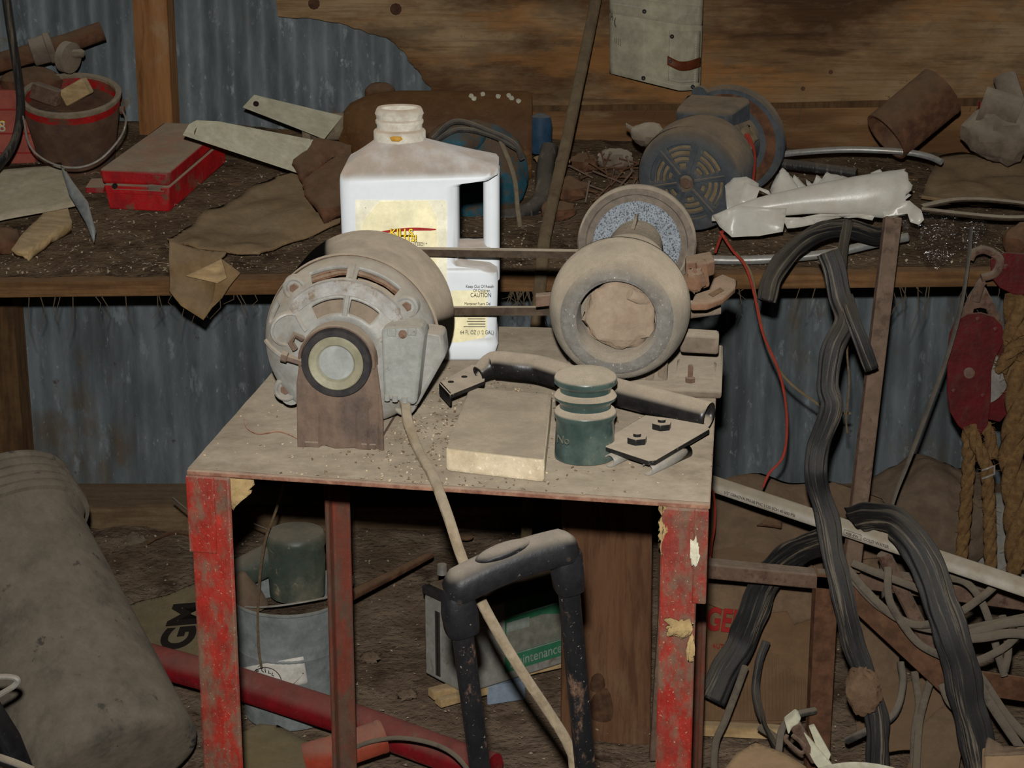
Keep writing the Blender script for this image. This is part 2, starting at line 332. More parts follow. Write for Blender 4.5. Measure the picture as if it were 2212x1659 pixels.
mt['cardboard'] = M('brown_cardboard', (128,99,72), (114,87,62), 5, rough=1, dust=.5, dcol=(124,105,84), bump=.15, grain=.15)
mt['card_dusty'] = M('dusty_cardboard', (128,104,80), (114,92,72), 8, c3=(98,74,54), t3=.6, s3=6, rough=1, bump=.3, dust=.5, dcol=(122,102,82))
mt['card_clean'] = M('clean_cardboard', (150,124,94), (140,115,86), 5, rough=1, bump=.2, grain=.12)
mt['yellowcard'] = M('dirty_yellow_sack', (108,94,56), (92,80,50), 5, c3=(84,70,52), t3=.55, s3=4, rough=.9, bump=.3, dust=.3, sw=.2)
mt['sack'] = M('dust_covered_sack', (116,98,80), (104,86,70), 8, rough=1, bump=.5, bs=40)
mt['rope'] = M('frayed_hemp_rope', (128,98,62), (106,78,48), 40, rough=1, bump=.8, bs=200)
mt['pulley'] = M('red_pulley_paint', (98,22,24), (80,26,26), 8, c3=(76,54,44), t3=.53, s3=14, rough=.5, dust=.9, dcol=(112,90,76), bump=.2, sw=.2)
mt['nest'] = M('mud_dauber_nest', (122,97,75), (106,82,62), 8, rough=1, bump=.8, bs=80, grain=.35)
mt['foam'] = M('yellow_foam', (160,136,94), (142,118,80), 18, rough=1, bump=.8, bs=120, grain=.3)
mt['batt'] = M('grey_battery_case', (150,148,140), (136,132,122), 10, rough=.7, bump=.1, c3=(112,100,86), t3=.6, s3=6)
mt['batt_green'] = M('green_battery_label', (48,112,78), (60,118,86), 10, rough=.6, bump=.05)
mt['batt_dust'] = M('scraped_label', (128,126,112), (112,112,100), 22, rough=.9, bump=.2)
mt['batt_pale'] = M('faded_white_ink', (150,156,144), (130,136,126), 16, rough=.8, bump=0)
mt['dustypail'] = M('dust_coated_black_plastic', (118,108,94), (104,96,84), 3, c3=(66,63,60), t3=.55, s3=3, rough=.9, bump=.15, bs=60, st=(1.6,1.6,.5), dust=.2, spot=((58,56,54), 14, .63), sw=.2)
mt['stripe'] = M('dark_groove', (56,52,48), rough=.9, bump=0)
mt['carton'] = M('faded_red_carton', (170,92,76), (156,80,66), 8, rough=.8, bump=.05)
mt['rock'] = M('pale_rock', (132,118,100), (116,102,86), 20, rough=1, bump=.6)
mt['bluebox'] = M('pale_blue_block', (148,160,174), (134,146,160), 10, rough=.7, bump=.1)
mt['white_paint'] = M('white_paint_blot', (196,192,172), (180,174,150), 30, rough=.7, bump=.5)
mt['twine'] = M('dusty_twine', (112,94,72), (96,78,58), 60, rough=1, bump=.4)
def layered(name, base, layers, rough=.85, metal=0, bump=.3, bs=60, bd=.004, spec=.25):
    # base colour pair plus any number of stain layers: (colour, scale, stretch, threshold, softness, strength)
    m = bpy.data.materials.new(name); m.use_nodes = True; nt = m.node_tree; N = nt.nodes; K = nt.links; b = N['Principled BSDF']
    tc = N.new('ShaderNodeTexCoord')
    def nz(scale, st, off=0, det=9, ro=.68):
        mp = N.new('ShaderNodeMapping'); mp.inputs['Scale'].default_value = st; mp.inputs['Location'].default_value = (off, off*.7, off*1.3); K.new(tc.outputs['Object'], mp.inputs[0])
        n = N.new('ShaderNodeTexNoise'); n.inputs['Scale'].default_value = scale; n.inputs['Detail'].default_value = det; n.inputs['Roughness'].default_value = ro
        K.new(mp.outputs[0], n.inputs['Vector']); return n.outputs[0]
    def mixc(f, a, c):
        x = N.new('ShaderNodeMix'); x.data_type = 'RGBA'; K.new(f, x.inputs[0])
        for s_, v_ in ((6, a), (7, c)):
            if isinstance(v_, tuple): x.inputs[s_].default_value = v_
            else: K.new(v_, x.inputs[s_])
        return x.outputs[2]
    def rng(v, lo, hi, mx=1):
        r = N.new('ShaderNodeMapRange'); r.interpolation_type = 'SMOOTHSTEP'; r.inputs[1].default_value = lo; r.inputs[2].default_value = hi; r.inputs[4].default_value = mx; K.new(v, r.inputs[0]); return r.outputs[0]
    c1, c2, sc, st = base
    col = mixc(rng(nz(sc, st), .35, .65), lin(c1), lin(c2))
    for i, (c, sc_, st_, t, sf, mx) in enumerate(layers): col = mixc(rng(nz(sc_, st_, 3.7*(i+1)), t-sf, t+sf, mx), col, lin(c))
    K.new(col, b.inputs['Base Color']); b.inputs['Roughness'].default_value = rough; b.inputs['Metallic'].default_value = metal; b.inputs['Specular IOR Level'].default_value = spec
    if 'Diffuse Roughness' in b.inputs: b.inputs['Diffuse Roughness'].default_value = .4
    bp = N.new('ShaderNodeBump'); bp.inputs['Strength'].default_value = bump; bp.inputs['Distance'].default_value = bd; K.new(nz(bs, st), bp.inputs['Height']); K.new(bp.outputs[0], b.inputs['Normal'])
    return m
HG = (.35, 1, 5)
mt['wood_ply'] = layered('stained_wide_board', ((130,97,62), (156,122,84), 9, (.25,1,6)), [((186,160,122), 3.2, (.7,1,1.2), .55, .14, .75), ((74,45,24), 2.6, (.5,1,1.5), .53, .09, .9), ((64,40,24), 9, (.3,1,2.5), .60, .06, .7), ((170,116,62), 4, (.5,1,2), .58, .06, .6), ((118,100,76), 14, (.6,1,1.4), .58, .05, .5), ((100,72,44), 60, (.12,1,3), .56, .06, .35), ((54,36,24), 40, (1,1,1), .68, .03, .6)])
mt['wood_board'] = layered('stained_narrow_plank', ((132,94,58), (156,118,78), 8, (.2,1,7)), [((92,60,34), 4, (.3,1,2), .55, .1, .8), ((150,124,92), 10, (.5,1,2), .6, .08, .6), ((66,44,28), 30, (.4,1,2), .64, .04, .6)])
mt['galv'] = layered('galvanised_sheet_stained', ((100,108,110), (128,136,138), 18, (1,1,.35)), [((92,98,100), 6, (1.5,1,.25), .55, .1, .7), ((172,180,182), 30, (1,1,.5), .62, .05, .6), ((120,98,68), 7, (1,1,1), .64, .03, .85), ((78,60,42), 16, (1,1,.8), .68, .03, .8), ((196,202,202), 70, (1,1,.6), .66, .04, .6)], rough=.6, metal=.15, bump=.3, bs=40, spec=.35)
mt['galv_low'] = layered('weathered_sheet_stained', ((104,112,115), (130,138,141), 16, (1,1,.3)), [((84,88,88), 6, (1.5,1,.2), .55, .1, .7), ((112,92,68), 5, (1,1,.6), .60, .07, .7), ((160,168,170), 30, (1,1,.4), .62, .05, .6), ((74,58,42), 22, (1,1,.8), .67, .03, .8), ((186,192,192), 80, (1,1,.5), .66, .04, .6)], rough=.62, metal=.15, bump=.3, bs=40, spec=.3)
mt['wood_stud'] = layered('pine_stud_worn', ((136,90,50), (168,118,72), 10, (6,6,.25)), [((174,148,116), 6, (2,2,.6), .58, .08, .8), ((92,58,32), 8, (4,4,.3), .58, .06, .8), ((70,46,28), 30, (2,2,1), .68, .04, .7)])
mt['wood_plank'] = layered('brown_plank_grain', ((106,73,50), (122,87,62), 12, (5,2,.18)), [((84,55,37), 10, (4,2,.16), .55, .06, .7), ((150,122,92), 6, (1,1,.6), .62, .1, .5), ((92,60,40), 40, (3,2,.2), .62, .05, .5)], spec=.2)
# ---------------------------------------------------------------- the shed: floor, wall, sill, studs
m = MB(); nx, ny = 90, 70; x0, x1, y0, y1 = -2.2, 2.2, .6, 4.2; vs = []; fs = []
for j in range(ny+1):
    for i in range(nx+1):
        x = x0+(x1-x0)*i/nx; y = y0+(y1-y0)*j/ny
        z = .018*noise.noise(V((x*5, y*5, 1)))+.010*noise.noise(V((x*14, y*14, 5)))-.012+.035*max(0, min(1, (y-3.2)/.5))
        vs.append((x, y, z))
for j in range(ny):
    for i in range(nx):
        a = j*(nx+1)+i; fs.append((a, a+1, a+nx+2, a+nx+1))
floor = struct(m.add(vs, fs).build('floor', mt['dirt'], ang=180)); floor['label'] = 'bare brown dirt floor scattered with grit'
wall = bpy.data.objects.new('wall_back', None); COL.objects.link(wall); wall.location = (0, YW, 0); ORG['wall_back'] = V((0, YW, 0))
struct(wall); wall['label'] = 'back wall of vertical corrugated galvanised metal sheets'
PIT = .064
def corr(xa, xb, z0, z1, yo, mat, seed):
    m = MB(); n = int((xb-xa)/PIT*14); rows = 10; vs = []; fs = []
    for r in range(rows+1):
        z = z0+(z1-z0)*r/rows
        for i in range(n+1):
            x = xa+(xb-xa)*i/n
            y = YW+yo+.0075*math.cos(2*math.pi*x/PIT)+.004*noise.noise(V((x*3, z*3, seed)))
            vs.append((x, y, z))
    for r in range(rows):
        for i in range(n):
            a = r*(n+1)+i; fs.append((a, a+1, a+n+2, a+n+1))
    return m.add(vs, fs).build('corrugated_sheet', mat, wall, ang=120)
xs = [-2.2, -1.44, -.80, -.16, .50, 1.14, 2.2]
for i in range(6):
    corr(xs[i]-.02, xs[i+1]+.02, .02, .84, .002*(i % 2), mt['galv_low'], i)
    corr(xs[i]-.02, xs[i+1]+.02, .80, 2.3, .006+.002*(i % 2), mt['galv'], i+9)
def slab(name, mat, p0, p1, p2, p3, d, parent=None, bev=.003, **k):
    return MB().prism([p0, p1, p2, p3], d).build(name, mat, parent, bev=bev, **k)
o = struct(MB().bx(-2.2, 2.2, 3.74, 3.885, -.02, .078).build('trim_1', mt['sill'], bev=.006)); o['label'] = 'dusty wooden sill beam along the foot of the back wall'
def zy(py, Y): return W(1106, py, Y).z
a = W(295, 0, 3.86); b = W(376, 0, 3.86)
o = struct(MB().bx(-.762, -.722, 3.80, 3.888, .80, 2.3).build('trim_2', mt['wood_stud'], bev=.003)); o['label'] = 'upright pine stud against the corrugated wall'
e0 = W(300, 120, 3.84); e1 = W(373, 120, 3.84)
o.location.x = (e0.x+e1.x)/2; o.scale.x = (e1.x-e0.x)/.04
o = struct(MB().bx(-1.16, W(58, 850, 3.86).x, 3.80, 3.888, .02, .84).build('trim_3', mt['wood_dark'], bev=.004)); o['label'] = 'dark wooden post below the bench at the left'
# torn-edged board and the plank under it
pl = [(595,-5),(600,36),(640,40),(690,43),(750,55),(810,75),(850,92),(872,112),(886,137),(905,156),(920,181),(936,200),(1000,226),(1150,229),(1700,222),(2350,206),(2350,-500),(560,-500)]
jag = []
for i, (x, y) in enumerate(pl):
    jag.append((x, y))
    if 1 < i < 12:
        x2, y2 = pl[i+1]
        for k in (1, 2, 3): jag.append((x+(x2-x)*k/4+random.uniform(-3, 3), y+(y2-y)*k/4+random.uniform(-3, 3)))
bd = MB().prism([W(x, y, 3.855) for x, y in jag], (0, .02, 0)).build('wide_wooden_board', mt['wood_ply'], bev=.002)
T(bd, 'wide water-stained wooden board with a curved broken edge on the wall', 'board')
for x, y in ((678, 8), (855, 20), (1735, 192), (1795, 156)):
    p = W(x, y, 3.853); MB().lathe([(.004, 0), (.0045, .002), (.0045, .006)] if x > 1000 else [(.010, -.001), (.012, .001), (.012, .006)], p, (0, 1, 0), 10).build('knot' if x < 1000 else 'nail_head', mt['knot'], bd)
o = MB().prism([W(1120, 212, 3.878), W(2350, 190, 3.878), W(2350, 345, 3.878), W(1120, 345, 3.878)], (0, .012, 0)).build('wall_plank', mt['wood_board'], bev=.003)
MB().prism([W(1120, 205, 3.868), W(2350, 185, 3.868), W(2350, 226, 3.868), W(1120, 241, 3.868)], (0, .009, 0)).build('gap_shade_strip', mt['wood_dark'], o)  # added dark strip: paints the black shade in the gap under the wide board
T(o, 'narrow brown plank nailed along the wall just under the wide board', 'plank')
# ---------------------------------------------------------------- the bench
bench = thing('workbench', 'long dirt-covered wooden workbench along the corrugated wall', 'workbench', (0, 3.05, 0))
def bz(x, y): return zb(x, y)
m = MB(); nx, ny = 150, 40; vs = []; fs = []
for j in range(ny+1):
    for i in range(nx+1):
        x = -1.5+3.0*i/nx; y = 3.055+.825*j/ny
        z = zb(x, y)-.004+.006*noise.noise(V((x*12, y*12, 2)))+.004*noise.noise(V((x*35, y*35, 2)))
        vs.append((x, y, z))
for j in range(ny):
    for i in range(nx):
        a = j*(nx+1)+i; fs.append((a, a+1, a+nx+2, a+nx+1))
L(m.add(vs, fs).build('dirt_layer', mt['benchdirt'], bench, ang=180), 'layer of brown dirt and chips over the bench top')
def bq(x, y, dz): return V((x, y, zb(x, y)+dz))
for i in range(4):
    ya = 3.05+.21*i; yb = ya+.205
    vs = []; N_ = 12
    mm = MB()
    mm.loft([[bq(-1.5+3*k/N_, ya, -.008), bq(-1.5+3*k/N_, yb, -.008), bq(-1.5+3*k/N_, yb, -.038), bq(-1.5+3*k/N_, ya, -.038)] for k in range(N_+1)])
    mm.build('bench_plank', mt['wood_shelf'], bench, bev=.003)
for k in range(11):
    pass
# board standing under the bench front
q0 = W(1212, 1610, 2.83); q1 = W(1405, 1615, 2.83); zt = .715
ux = (q1-q0); ux.z = 0; ux.y = 0
bo = thing('upright_plank', 'wide brown upright plank with a big knot behind the red table legs', 'plank', q0+ux/2)
tp = V((0, 3.0-2.83, zt-q0.z))
tl = W(1214, 1080, 2.98); tl = V((q0.x+.004, 3.02, zt)); tr = V((q1.x+.004, 3.02, zt))
MB().prism([q0, V((q1.x, q0.y, q0.z)), tr, tl], (0, .036, 0)).build('board', mt['wood_plank'], bo, bev=.003)
for (x, y, rx, ry) in ((1300, 1535, 26, 52), (1290, 1480, 17, 26)):
    t = (W(x, y, 2.85).z-q0.z)/(zt-q0.z); p = W(x, y, q0.y+(3.02-q0.y)*t-.001); s = pm(p)
    mm = MB(); mm.blob(p, [(rx*s, 0, 0), (0, .004, 0), (0, 0, ry*s)], .2, 10, 18, 8, x); mm.build('knot', mt['knot'], bo)
# chips, grit and cobwebs
m = MB()
def flake(m, p, s):
    a = V((random.gauss(0, 1), random.gauss(0, 1), random.gauss(0, .35))).normalized(); b = basis(a)[1]
    k = random.uniform(.35, 1); p = V(p)
    m.add([p-a*s, p+b*s*k, p+a*s, p-b*s*k+V((0, 0, s*.5))], [(0, 1, 2), (0, 2, 3), (0, 3, 1), (1, 3, 2)])
for i in range(3800):
    x = -1.0+2.0*random.random()**1.25; y = 3.06+.75*random.random()**1.6
    flake(m, (x, y, zb(x, y)+.001), random.uniform(.0012, .0035))
for i in range(120):
    x = random.uniform(-.95, .95); y = 3.06+.6*random.random()**1.5; z = zb(x, y)+.003; a = random.random()*6.28; l = random.uniform(.008, .028)
    m.tube([(x, y, z), (x+l*.5*math.cos(a), y+l*.5*math.sin(a), z+.003), (x+l*math.cos(a+.5), y+l*math.sin(a+.5), z+.001)], .0004, 3)
o = stuff(T(m.build('wood_chip_litter', mt['chips'], ang=20), 'pale chips and shavings scattered over the bench dirt', 'litter'))
m = MB()
for i in range(2500):
    x = random.uniform(-1.1, 1.1); y = random.uniform(2.55, 3.72); flake(m, (x, y, .012+.02*max(0, (y-3.2)/.5)), random.uniform(.001, .0038))
o = stuff(T(m.build('floor_grit', mt['chips'], ang=20), 'pale grit and leaf bits scattered over the dirt floor', 'litter'))
m = MB()
for i in range(70):
    px = random.choice([random.uniform(20, 620), random.uniform(1550, 2212), random.uniform(1100, 1180)])
    x = (px-1106)/4050*3.13; p = V((x, 3.045, zb(x, 3.05)-.036)); l = random.uniform(.008, .05)*(1 if random.random() < .8 else 1.8)
    m.tube([p, p+V((random.uniform(-.01, .01), random.uniform(-.01, .01), -l*.5)), p+V((random.uniform(-.018, .018), -.004, -l))], [.0009, .0004], 4)
for i in range(30):
    x = random.uniform(.05, 1.1); p = W(1106, 232, 3.85); p.x = x; l = random.uniform(.005, .03)
    m.tube([p, p+V((random.uniform(-.008, .008), -.002, -l))], [.001, .0005], 4)
o = stuff(T(m.build('cobweb_strands', mt['web']), 'dusty cobweb threads hanging from the bench edge and board', 'cobweb'))

wg = bpy.data.materials.new('grey_wheel_face'); mt['wheel_face'] = M('wheel_face_grit', (124,120,113), (112,107,100), 40, rough=1, spot=((172,168,162), 130, .62), bump=.7, bs=260, bd=.002, dust=.9, dlo=.0, dhi=.8)
bpy.data.materials.remove(wg)
def clear_mat():
    m = bpy.data.materials.new('clear_film'); m.use_nodes = True; nt = m.node_tree; N = nt.nodes; K = nt.links
    out = N['Material Output']; N.remove(N['Principled BSDF'])
    tr = N.new('ShaderNodeBsdfTransparent'); gl = N.new('ShaderNodeBsdfGlossy'); gl.inputs['Roughness'].default_value = .12; mx = N.new('ShaderNodeMixShader'); mx.inputs[0].default_value = .16
    tr.inputs[0].default_value = (.93, .92, .92, 1); gl.inputs[0].default_value = (1, 1, 1, 1)
    tc = N.new('ShaderNodeTexCoord'); mp = N.new('ShaderNodeMapping'); mp.inputs['Scale'].default_value = (1, 1, 4); nz = N.new('ShaderNodeTexNoise'); nz.inputs['Scale'].default_value = 45; nz.inputs['Detail'].default_value = 3
    bp = N.new('ShaderNodeBump'); bp.inputs['Strength'].default_value = 1; bp.inputs['Distance'].default_value = .02
    K.new(tc.outputs['Object'], mp.inputs[0]); K.new(mp.outputs[0], nz.inputs[0]); K.new(nz.outputs[0], bp.inputs['Height']); K.new(bp.outputs[0], gl.inputs['Normal'])
    K.new(tr.outputs[0], mx.inputs[1]); K.new(gl.outputs[0], mx.inputs[2]); K.new(mx.outputs[0], out.inputs[0]); return m
mt['clear'] = clear_mat()
mt['crumb'] = M('brown_crumbs', (96,78,60), (124,104,82), 40, rough=1, bump=0)
mt['strap'] = M('dusty_strap_rubber', (24,24,26), (38,37,37), 6, c3=(122,110,93), t3=.565, s3=1.0, rough=.5, dust=.45, dlo=.0, dhi=.85, dcol=(118,107,91), bump=.3, bs=14, st=(16,3.2,1), spec=.45, sw=.07, coord='UV', k=1)
mt['pole'] = M('dusty_brown_pole', (116,98,72), (98,81,58), 8, c3=(82,64,44), t3=.57, s3=8, rough=.9, bump=.2, dust=.5, dcol=(128,112,90), st=(2,2,.4))
mt['seal'] = M('amber_seal', (196,150,58), (176,128,46), 40, rough=.6, bump=.2)
# ---------------------------------------------------------------- the red steel stand
TZ = .827
FL = onz(405, 1012, TZ); FR = onz(1532, 1086, TZ); BR = onz(1553, 718, TZ)
vd = (BR-FR).normalized(); BL = FL+vd*.60
ud = (FR-FL).normalized()
def tp(px, py, dz=0): return onz(px, py, TZ+dz)
stand = thing('steel_stand', 'dusty red angle-iron stand carrying the motor and grinder', 'stand', V(((FL.x+BR.x)/2, (FL.y+BR.y)/2, 0)))
m = MB(); N_ = 26; vs = []; fs = []
for j in range(N_+1):
    for i in range(N_+1):
        a = FL.lerp(FR, i/N_); b = BL.lerp(BR, i/N_); p = a.lerp(b, j/N_)
        p.z = TZ+.0012*noise.noise(V((p.x*20, p.y*20, 3))); vs.append(p)
for j in range(N_):
    for i in range(N_):
        a = j*(N_+1)+i; fs.append((a, a+1, a+N_+2, a+N_+1))
L(m.add(vs, fs).build('dust_layer', mt['table_dust'], stand, ang=180), 'thick layer of tan dust on the stand top')
L(MB().prism([p+V((0, 0, -.0015)) for p in (FL-ud*.001-vd*.001, FR+ud*.001-vd*.001, BR+ud*.001, BL-ud*.001)], (0, 0, -.0055)).build('top_plate', mt['plate_edge'], stand, bev=.0015), 'steel top plate with a rusty edge')
DN = V((0, 0, -1))
def angle_leg(corner, du, dv, w1, w2, mat, z1, z0=0.0, name='leg'):
    t = .006; c = V((corner.x, corner.y, 0)); pr = [c, c+du*w1, c+du*w1+dv*t, c+du*t+dv*t, c+du*t+dv*w2, c+dv*w2]
    return MB().prism([p+V((0, 0, z0)) for p in pr], (0, 0, z1-z0)).build(name, mat, stand, bev=.003)
zt = TZ-.0075
lg = angle_leg(FL+vd*.001, ud, vd, .044, .04, mt['redleg'], zt)
rg = angle_leg(FR-ud*.010+vd*.001, -ud, vd, .036, .036, mt['redleg'], zt)
angle_leg(BL+ud*.012-vd*.01, ud, -vd, .03, .03, mt['redleg_dark'], zt)
angle_leg(BR-ud*.004-vd*.015, -ud, -vd, .024, .032, mt['redleg_dark'], zt)
# welded gusset sleeves at the top of the front legs
MB().cell(FL+V((0, 0, -.09))-vd*.003-ud*.002, ud*.03, vd*.004, V((0, 0, .083))).build('gusset', mt['redleg'], stand, bev=.0015)
MB().cell(FR+V((0, 0, -.105))-vd*.003-ud*.014, ud*.014, vd*.005, V((0, 0, .098))).build('gusset', mt['redleg'], stand, bev=.0015)
def jag(cx, cy, rx, ry, n=30, a=.3, sd=1):
    out = []
    for i in range(n):
        t = 2*math.pi*i/n; k = 1+a*1.6*noise.noise(V((math.cos(t)*2.2, math.sin(t)*2.2, sd)))+a*.5*random.uniform(-1, 1); out.append((cx+rx*k*math.cos(t), cy+ry*k*math.sin(t)))
    return out
def clump(pts, Y, nm, mat, par, th=.012, off=-.004, amp=.004):
    return sheet([W(x, y, Y)+vd*off for x, y in pts], nm, mat, par, th, 3, amp, 60)
L(clump(jag(1501, 1188, 9, 30, 34, .35, 2), FR.y, 'paint_blot', mt['white_paint'], stand, .001, -.006, .0005), 'white paint blot')
L(clump([(490,1026),(541,1030),(545,1050),(532,1062),(540,1066),(520,1085),(505,1098),(500,1110),(494,1090)], FL.y, 'torn_padding', mt['foam'], stand, .006, .008), 'torn tan padding')
L(clump(jag(1470, 1352, 29, 20, 40, .4, 5), FR.y, 'dried_glue', mt['foam'], stand, .003, -.004, .001), 'dried yellow glue')
L(clump(jag(1434, 1155, 8, 55, 40, .35, 9), FR.y, 'torn_padding', mt['foam'], stand, .006, .012, .003), 'torn tan padding')
L(clump(jag(1493, 1398, 7, 26, 30, .4, 7), FR.y, 'dried_glue', mt['foam'], stand, .003, -.004, .001), 'dried yellow glue')
# ---------------------------------------------------------------- stuff lying on the stand top
m = MB()
for i in range(1300):
    a = random.random(); b = random.random()**1.4
    if random.random() < .85: a = min(1, max(0, random.gauss(.45, .16))); b = min(1, max(0, random.gauss(.35, .2)))
    p = FL.lerp(FR, a).lerp(BL.lerp(BR, a), b); flake(m, (p.x, p.y, TZ+.0015), random.uniform(.0006, .002))
stuff(T(m.build('stand_grit', mt['gritpale'], ang=20), 'pale crumbs of grit strewn over the stand top', 'litter'))
m = MB()
for i in range(900):
    a = min(1, max(0, random.gauss(.52, .15))); b = min(1, max(0, random.gauss(.28, .16)))
    p = FL.lerp(FR, a).lerp(BL.lerp(BR, a), b); flake(m, (p.x, p.y, TZ+.0015), random.uniform(.0006, .0026))
stuff(T(m.build('brown_crumbs', mt['crumb'], ang=20), 'brown crumbs of dirt around the stone block on the stand', 'litter'))
# ---------------------------------------------------------------- electric motor
hub = W(727, 783, 1.858)
mz = math.radians(2.2)
ma = (vd*math.cos(mz)+V((0, 0, 1))*math.sin(mz)).normalized()
mu, mr, _ = basis(ma); mr = -mr if mr.dot(ud) < 0 else mr         # mu: up, mr: right
def mp(r, ang, s): 
    t = math.radians(ang); return hub+ma*s+mr*(r*math.cos(t))+mu*(r*math.sin(t))
motor = thing('electric_motor', 'dusty grey electric motor with vented end bell and black rubber ring', 'motor', V((hub.x, hub.y+.09, TZ)))
RB = .0940
MB().lathe([(.05, .110), (RB-.004, .108), (RB-.003, .079), (RB, .078), (RB+.001, .084), (RB, .086), (RB+.0005, .185), (RB-.001, .190), (RB-.004, .196), (.08, .208), (.05, .216), (.03, .218)], hub, ma, 64).build('shell', mt['motor_body'], motor)
# end bell: a domed polar grid with vents cut through
rad = [.036, .042, .0455, .050, .055, .0595, .063, .068, .073, .078, .083, .088, .0915, .093]
dep = [.026, .0262, .027, .029, .0315, .034, .036, .039, .0425, .046, .051, .057, .066, .080]
NA = 90; vs = []; fs = []
for i, r in enumerate(rad):
    for j in range(NA): vs.append(mp(r, 360*j/NA, dep[i]))
def cut(i, a):
    r = (rad[i]+rad[i+1])/2
    if .078 < r < .088 and (48 < a < 80 or 88 < a < 116): return True
    if .0455 < r < .0595 and (46 < a < 80 or 88 < a < 125): return True
    if .083 < r < .088 and 146 < a < 166: return True
    if .06 < r < .08 and (200 < a < 222): return False
    return False
for i in range(len(rad)-1):
    for j in range(NA):
        if not cut(i, 360*(j+.5)/NA): fs.append((i*NA+j, i*NA+(j+1) % NA, (i+1)*NA+(j+1) % NA, (i+1)*NA+j))
bell = MB().add(vs, fs).build('end_bell', mt['alu'], motor, ang=50)
k = bell.modifiers.new('thickness', 'SOLIDIFY'); k.thickness = .005; k.offset = -1
k = bell.modifiers.new('edges', 'BEVEL'); k.width = .0008; k.segments = 1; k.limit_method = 'ANGLE'; k.angle_limit = math.radians(60)
m = MB()
for q in range(9):
    r = .0815+.0035*math.sin(q*2.1)
    m.tube([mp(r+.003*noise.noise(V((t*.3, q, 0))), t, .070+.005*math.cos(q*1.7)) for t in range(0, 361, 12)], .0028, 6, cap=False)
L(m.build('windings', mt['copper'], motor), 'copper and cloth windings inside the vents')
MB().lathe([(.03, .048), (.056, .054), (.062, .075), (.062, .1)], hub, ma, 32).build('stator_core', mt['iron'], motor)
# raised nameplate arc
m = MB(); A0, A1 = 30, 142; rings = []
for k in range(29):
    t = A0+(A1-A0)*k/28; e = 1 if 0 < k < 28 else 0
    r0, r1 = (.0620, .0765) if 1 < k < 27 else (.0645, .074)
    rings.append([mp(r0, t, .0375), mp(r0+.001, t, .0315), mp(r1-.001, t, .0405), mp(r1, t, .0475)])
m.loft(rings); np_ = L(m.build('nameplate', mt['plate_arc'], motor, bev=.0006), 'curved raised plate with worn raised lettering')
for k, ch in enumerate('WESTINGHOUSE'[:0]): pass
m = MB()
for k in range(14):
    t = 132-k*6.2
    c = mp(.0708, t, .0369); rr = mp(.0758, t, .040)-c; tt = mp(.0708, t+1, .0369)-c
    m.box(c, rr.normalized()*.0028, tt.normalized()*.0004, ma*.0007)
    if k % 2: m.box(c+tt*1.6, rr.normalized()*.0004, tt.normalized()*.0013, ma*.0007)
    if k % 3 == 0: m.box(c+tt*1.6+rr.normalized()*.002, rr.normalized()*.0004, tt.normalized()*.0013, ma*.0007)
m.build('embossed_letters', mt['plate_arc'], np_)
# ribs, bosses and bolts on the bell
for (r0, a0, r1, a1, w_) in ((.04, 152, .062, 148, .0035), (.038, 18, .06, 30, .003), (.038, 92, .054, 92, .0028), (.086, 182, .060, 190, .003)):
    pass
def bellz(r):
    for i in range(len(rad)-1):
        if rad[i] <= r <= rad[i+1]: return dep[i]+(dep[i+1]-dep[i])*(r-rad[i])/(rad[i+1]-rad[i])
    return dep[-1]
for (r0, a0, r1, a1) in ((.044, 146, .070, 138), (.044, 22, .066, 30), (.043, 84, .062, 84), (.088, 178, .058, 190), (.078, 84, .089, 84)):
    MB().tube([mp(r0+(r1-r0)*k/6, a0+(a1-a0)*k/6, bellz(r0+(r1-r0)*k/6)-.0005) for k in range(7)], .0028, 8).build('rib', mt['alu'], motor)
cc = mp(.062, 158, bellz(.062)-.001); ax = (ma+(mp(.06, 158, 0)-hub).normalized()*.5).normalized()
MB().lathe([(.0195, .004), (.0195, -.001), (.0175, -.002), (.0165, -.001), (.0162, .0005), (.0, .0005)], cc, ax, 32).build('round_cap', mt['alu'], motor)
for (r, t) in ((.083, 130), (.081, 36), (.085, 216), (.086, -46)):
    c = mp(r, t, bellz(r)-.002); b_ = MB().lathe([(.0135, .010), (.0125, .0), (.0105, -.0015), (.0085, 0), (.008, .003), (0, .003)], c, ma, 20).build('bolt_boss', mt['alu'], motor)
    s_ = MB(); u1, u2, _ = basis(ma); s_.prism([c+u1*math.cos(q*math.pi/3)*.0055+u2*math.sin(q*math.pi/3)*.0055+ma*.003 for q in range(6)], -ma*.003)
    s_.build('screw', mt['rust'], b_, bev=.0006)
# lugs under the bell
for t in (222, -46):
    MB().lathe([(.011, .0), (.011, .05)], mp(.088, t, bellz(.088)+.003), ma, 16).build('lug', mt['alu'], motor)
# terminal cover
tc0 = hub+ma*.012
def fp(px, py, s):              # point seen at a pixel on the plane s along the motor axis
    a, b = ray(px, py); d = V((a, 1, b)); o_ = V((0, 0, CAMZ)); pl = hub+ma*s
    t = (pl-o_).dot(ma)/d.dot(ma); return o_+d*t
cov = [fp(x, y, .012) for x, y in ((823,715),(838,707),(905,706),(917,722),(914,742),(900,868),(893,877),(873,868),(850,866),(829,862))]
cv = MB().prism(cov, ma*.034).build('terminal_cover', mt['alu_clean'], motor, bev=.003)
MB().prism([fp(x, y, .04) for x, y in ((905,712),(955,720),(962,770),(900,880),(880,878))], ma*.03).build('terminal_box', mt['alu'], motor, bev=.004)
MB().lathe([(.0045, -.001), (.0045, .004)], fp(870, 722, .011), ma, 12).build('screw', mt['rust'], cv)
for (x, y) in ((846, 718), (890, 716)): MB().box(fp(x, y, .0115), mr*.0045, mu*.004, ma*.002).build('tab', mt['alu_clean'], cv, bev=.001)
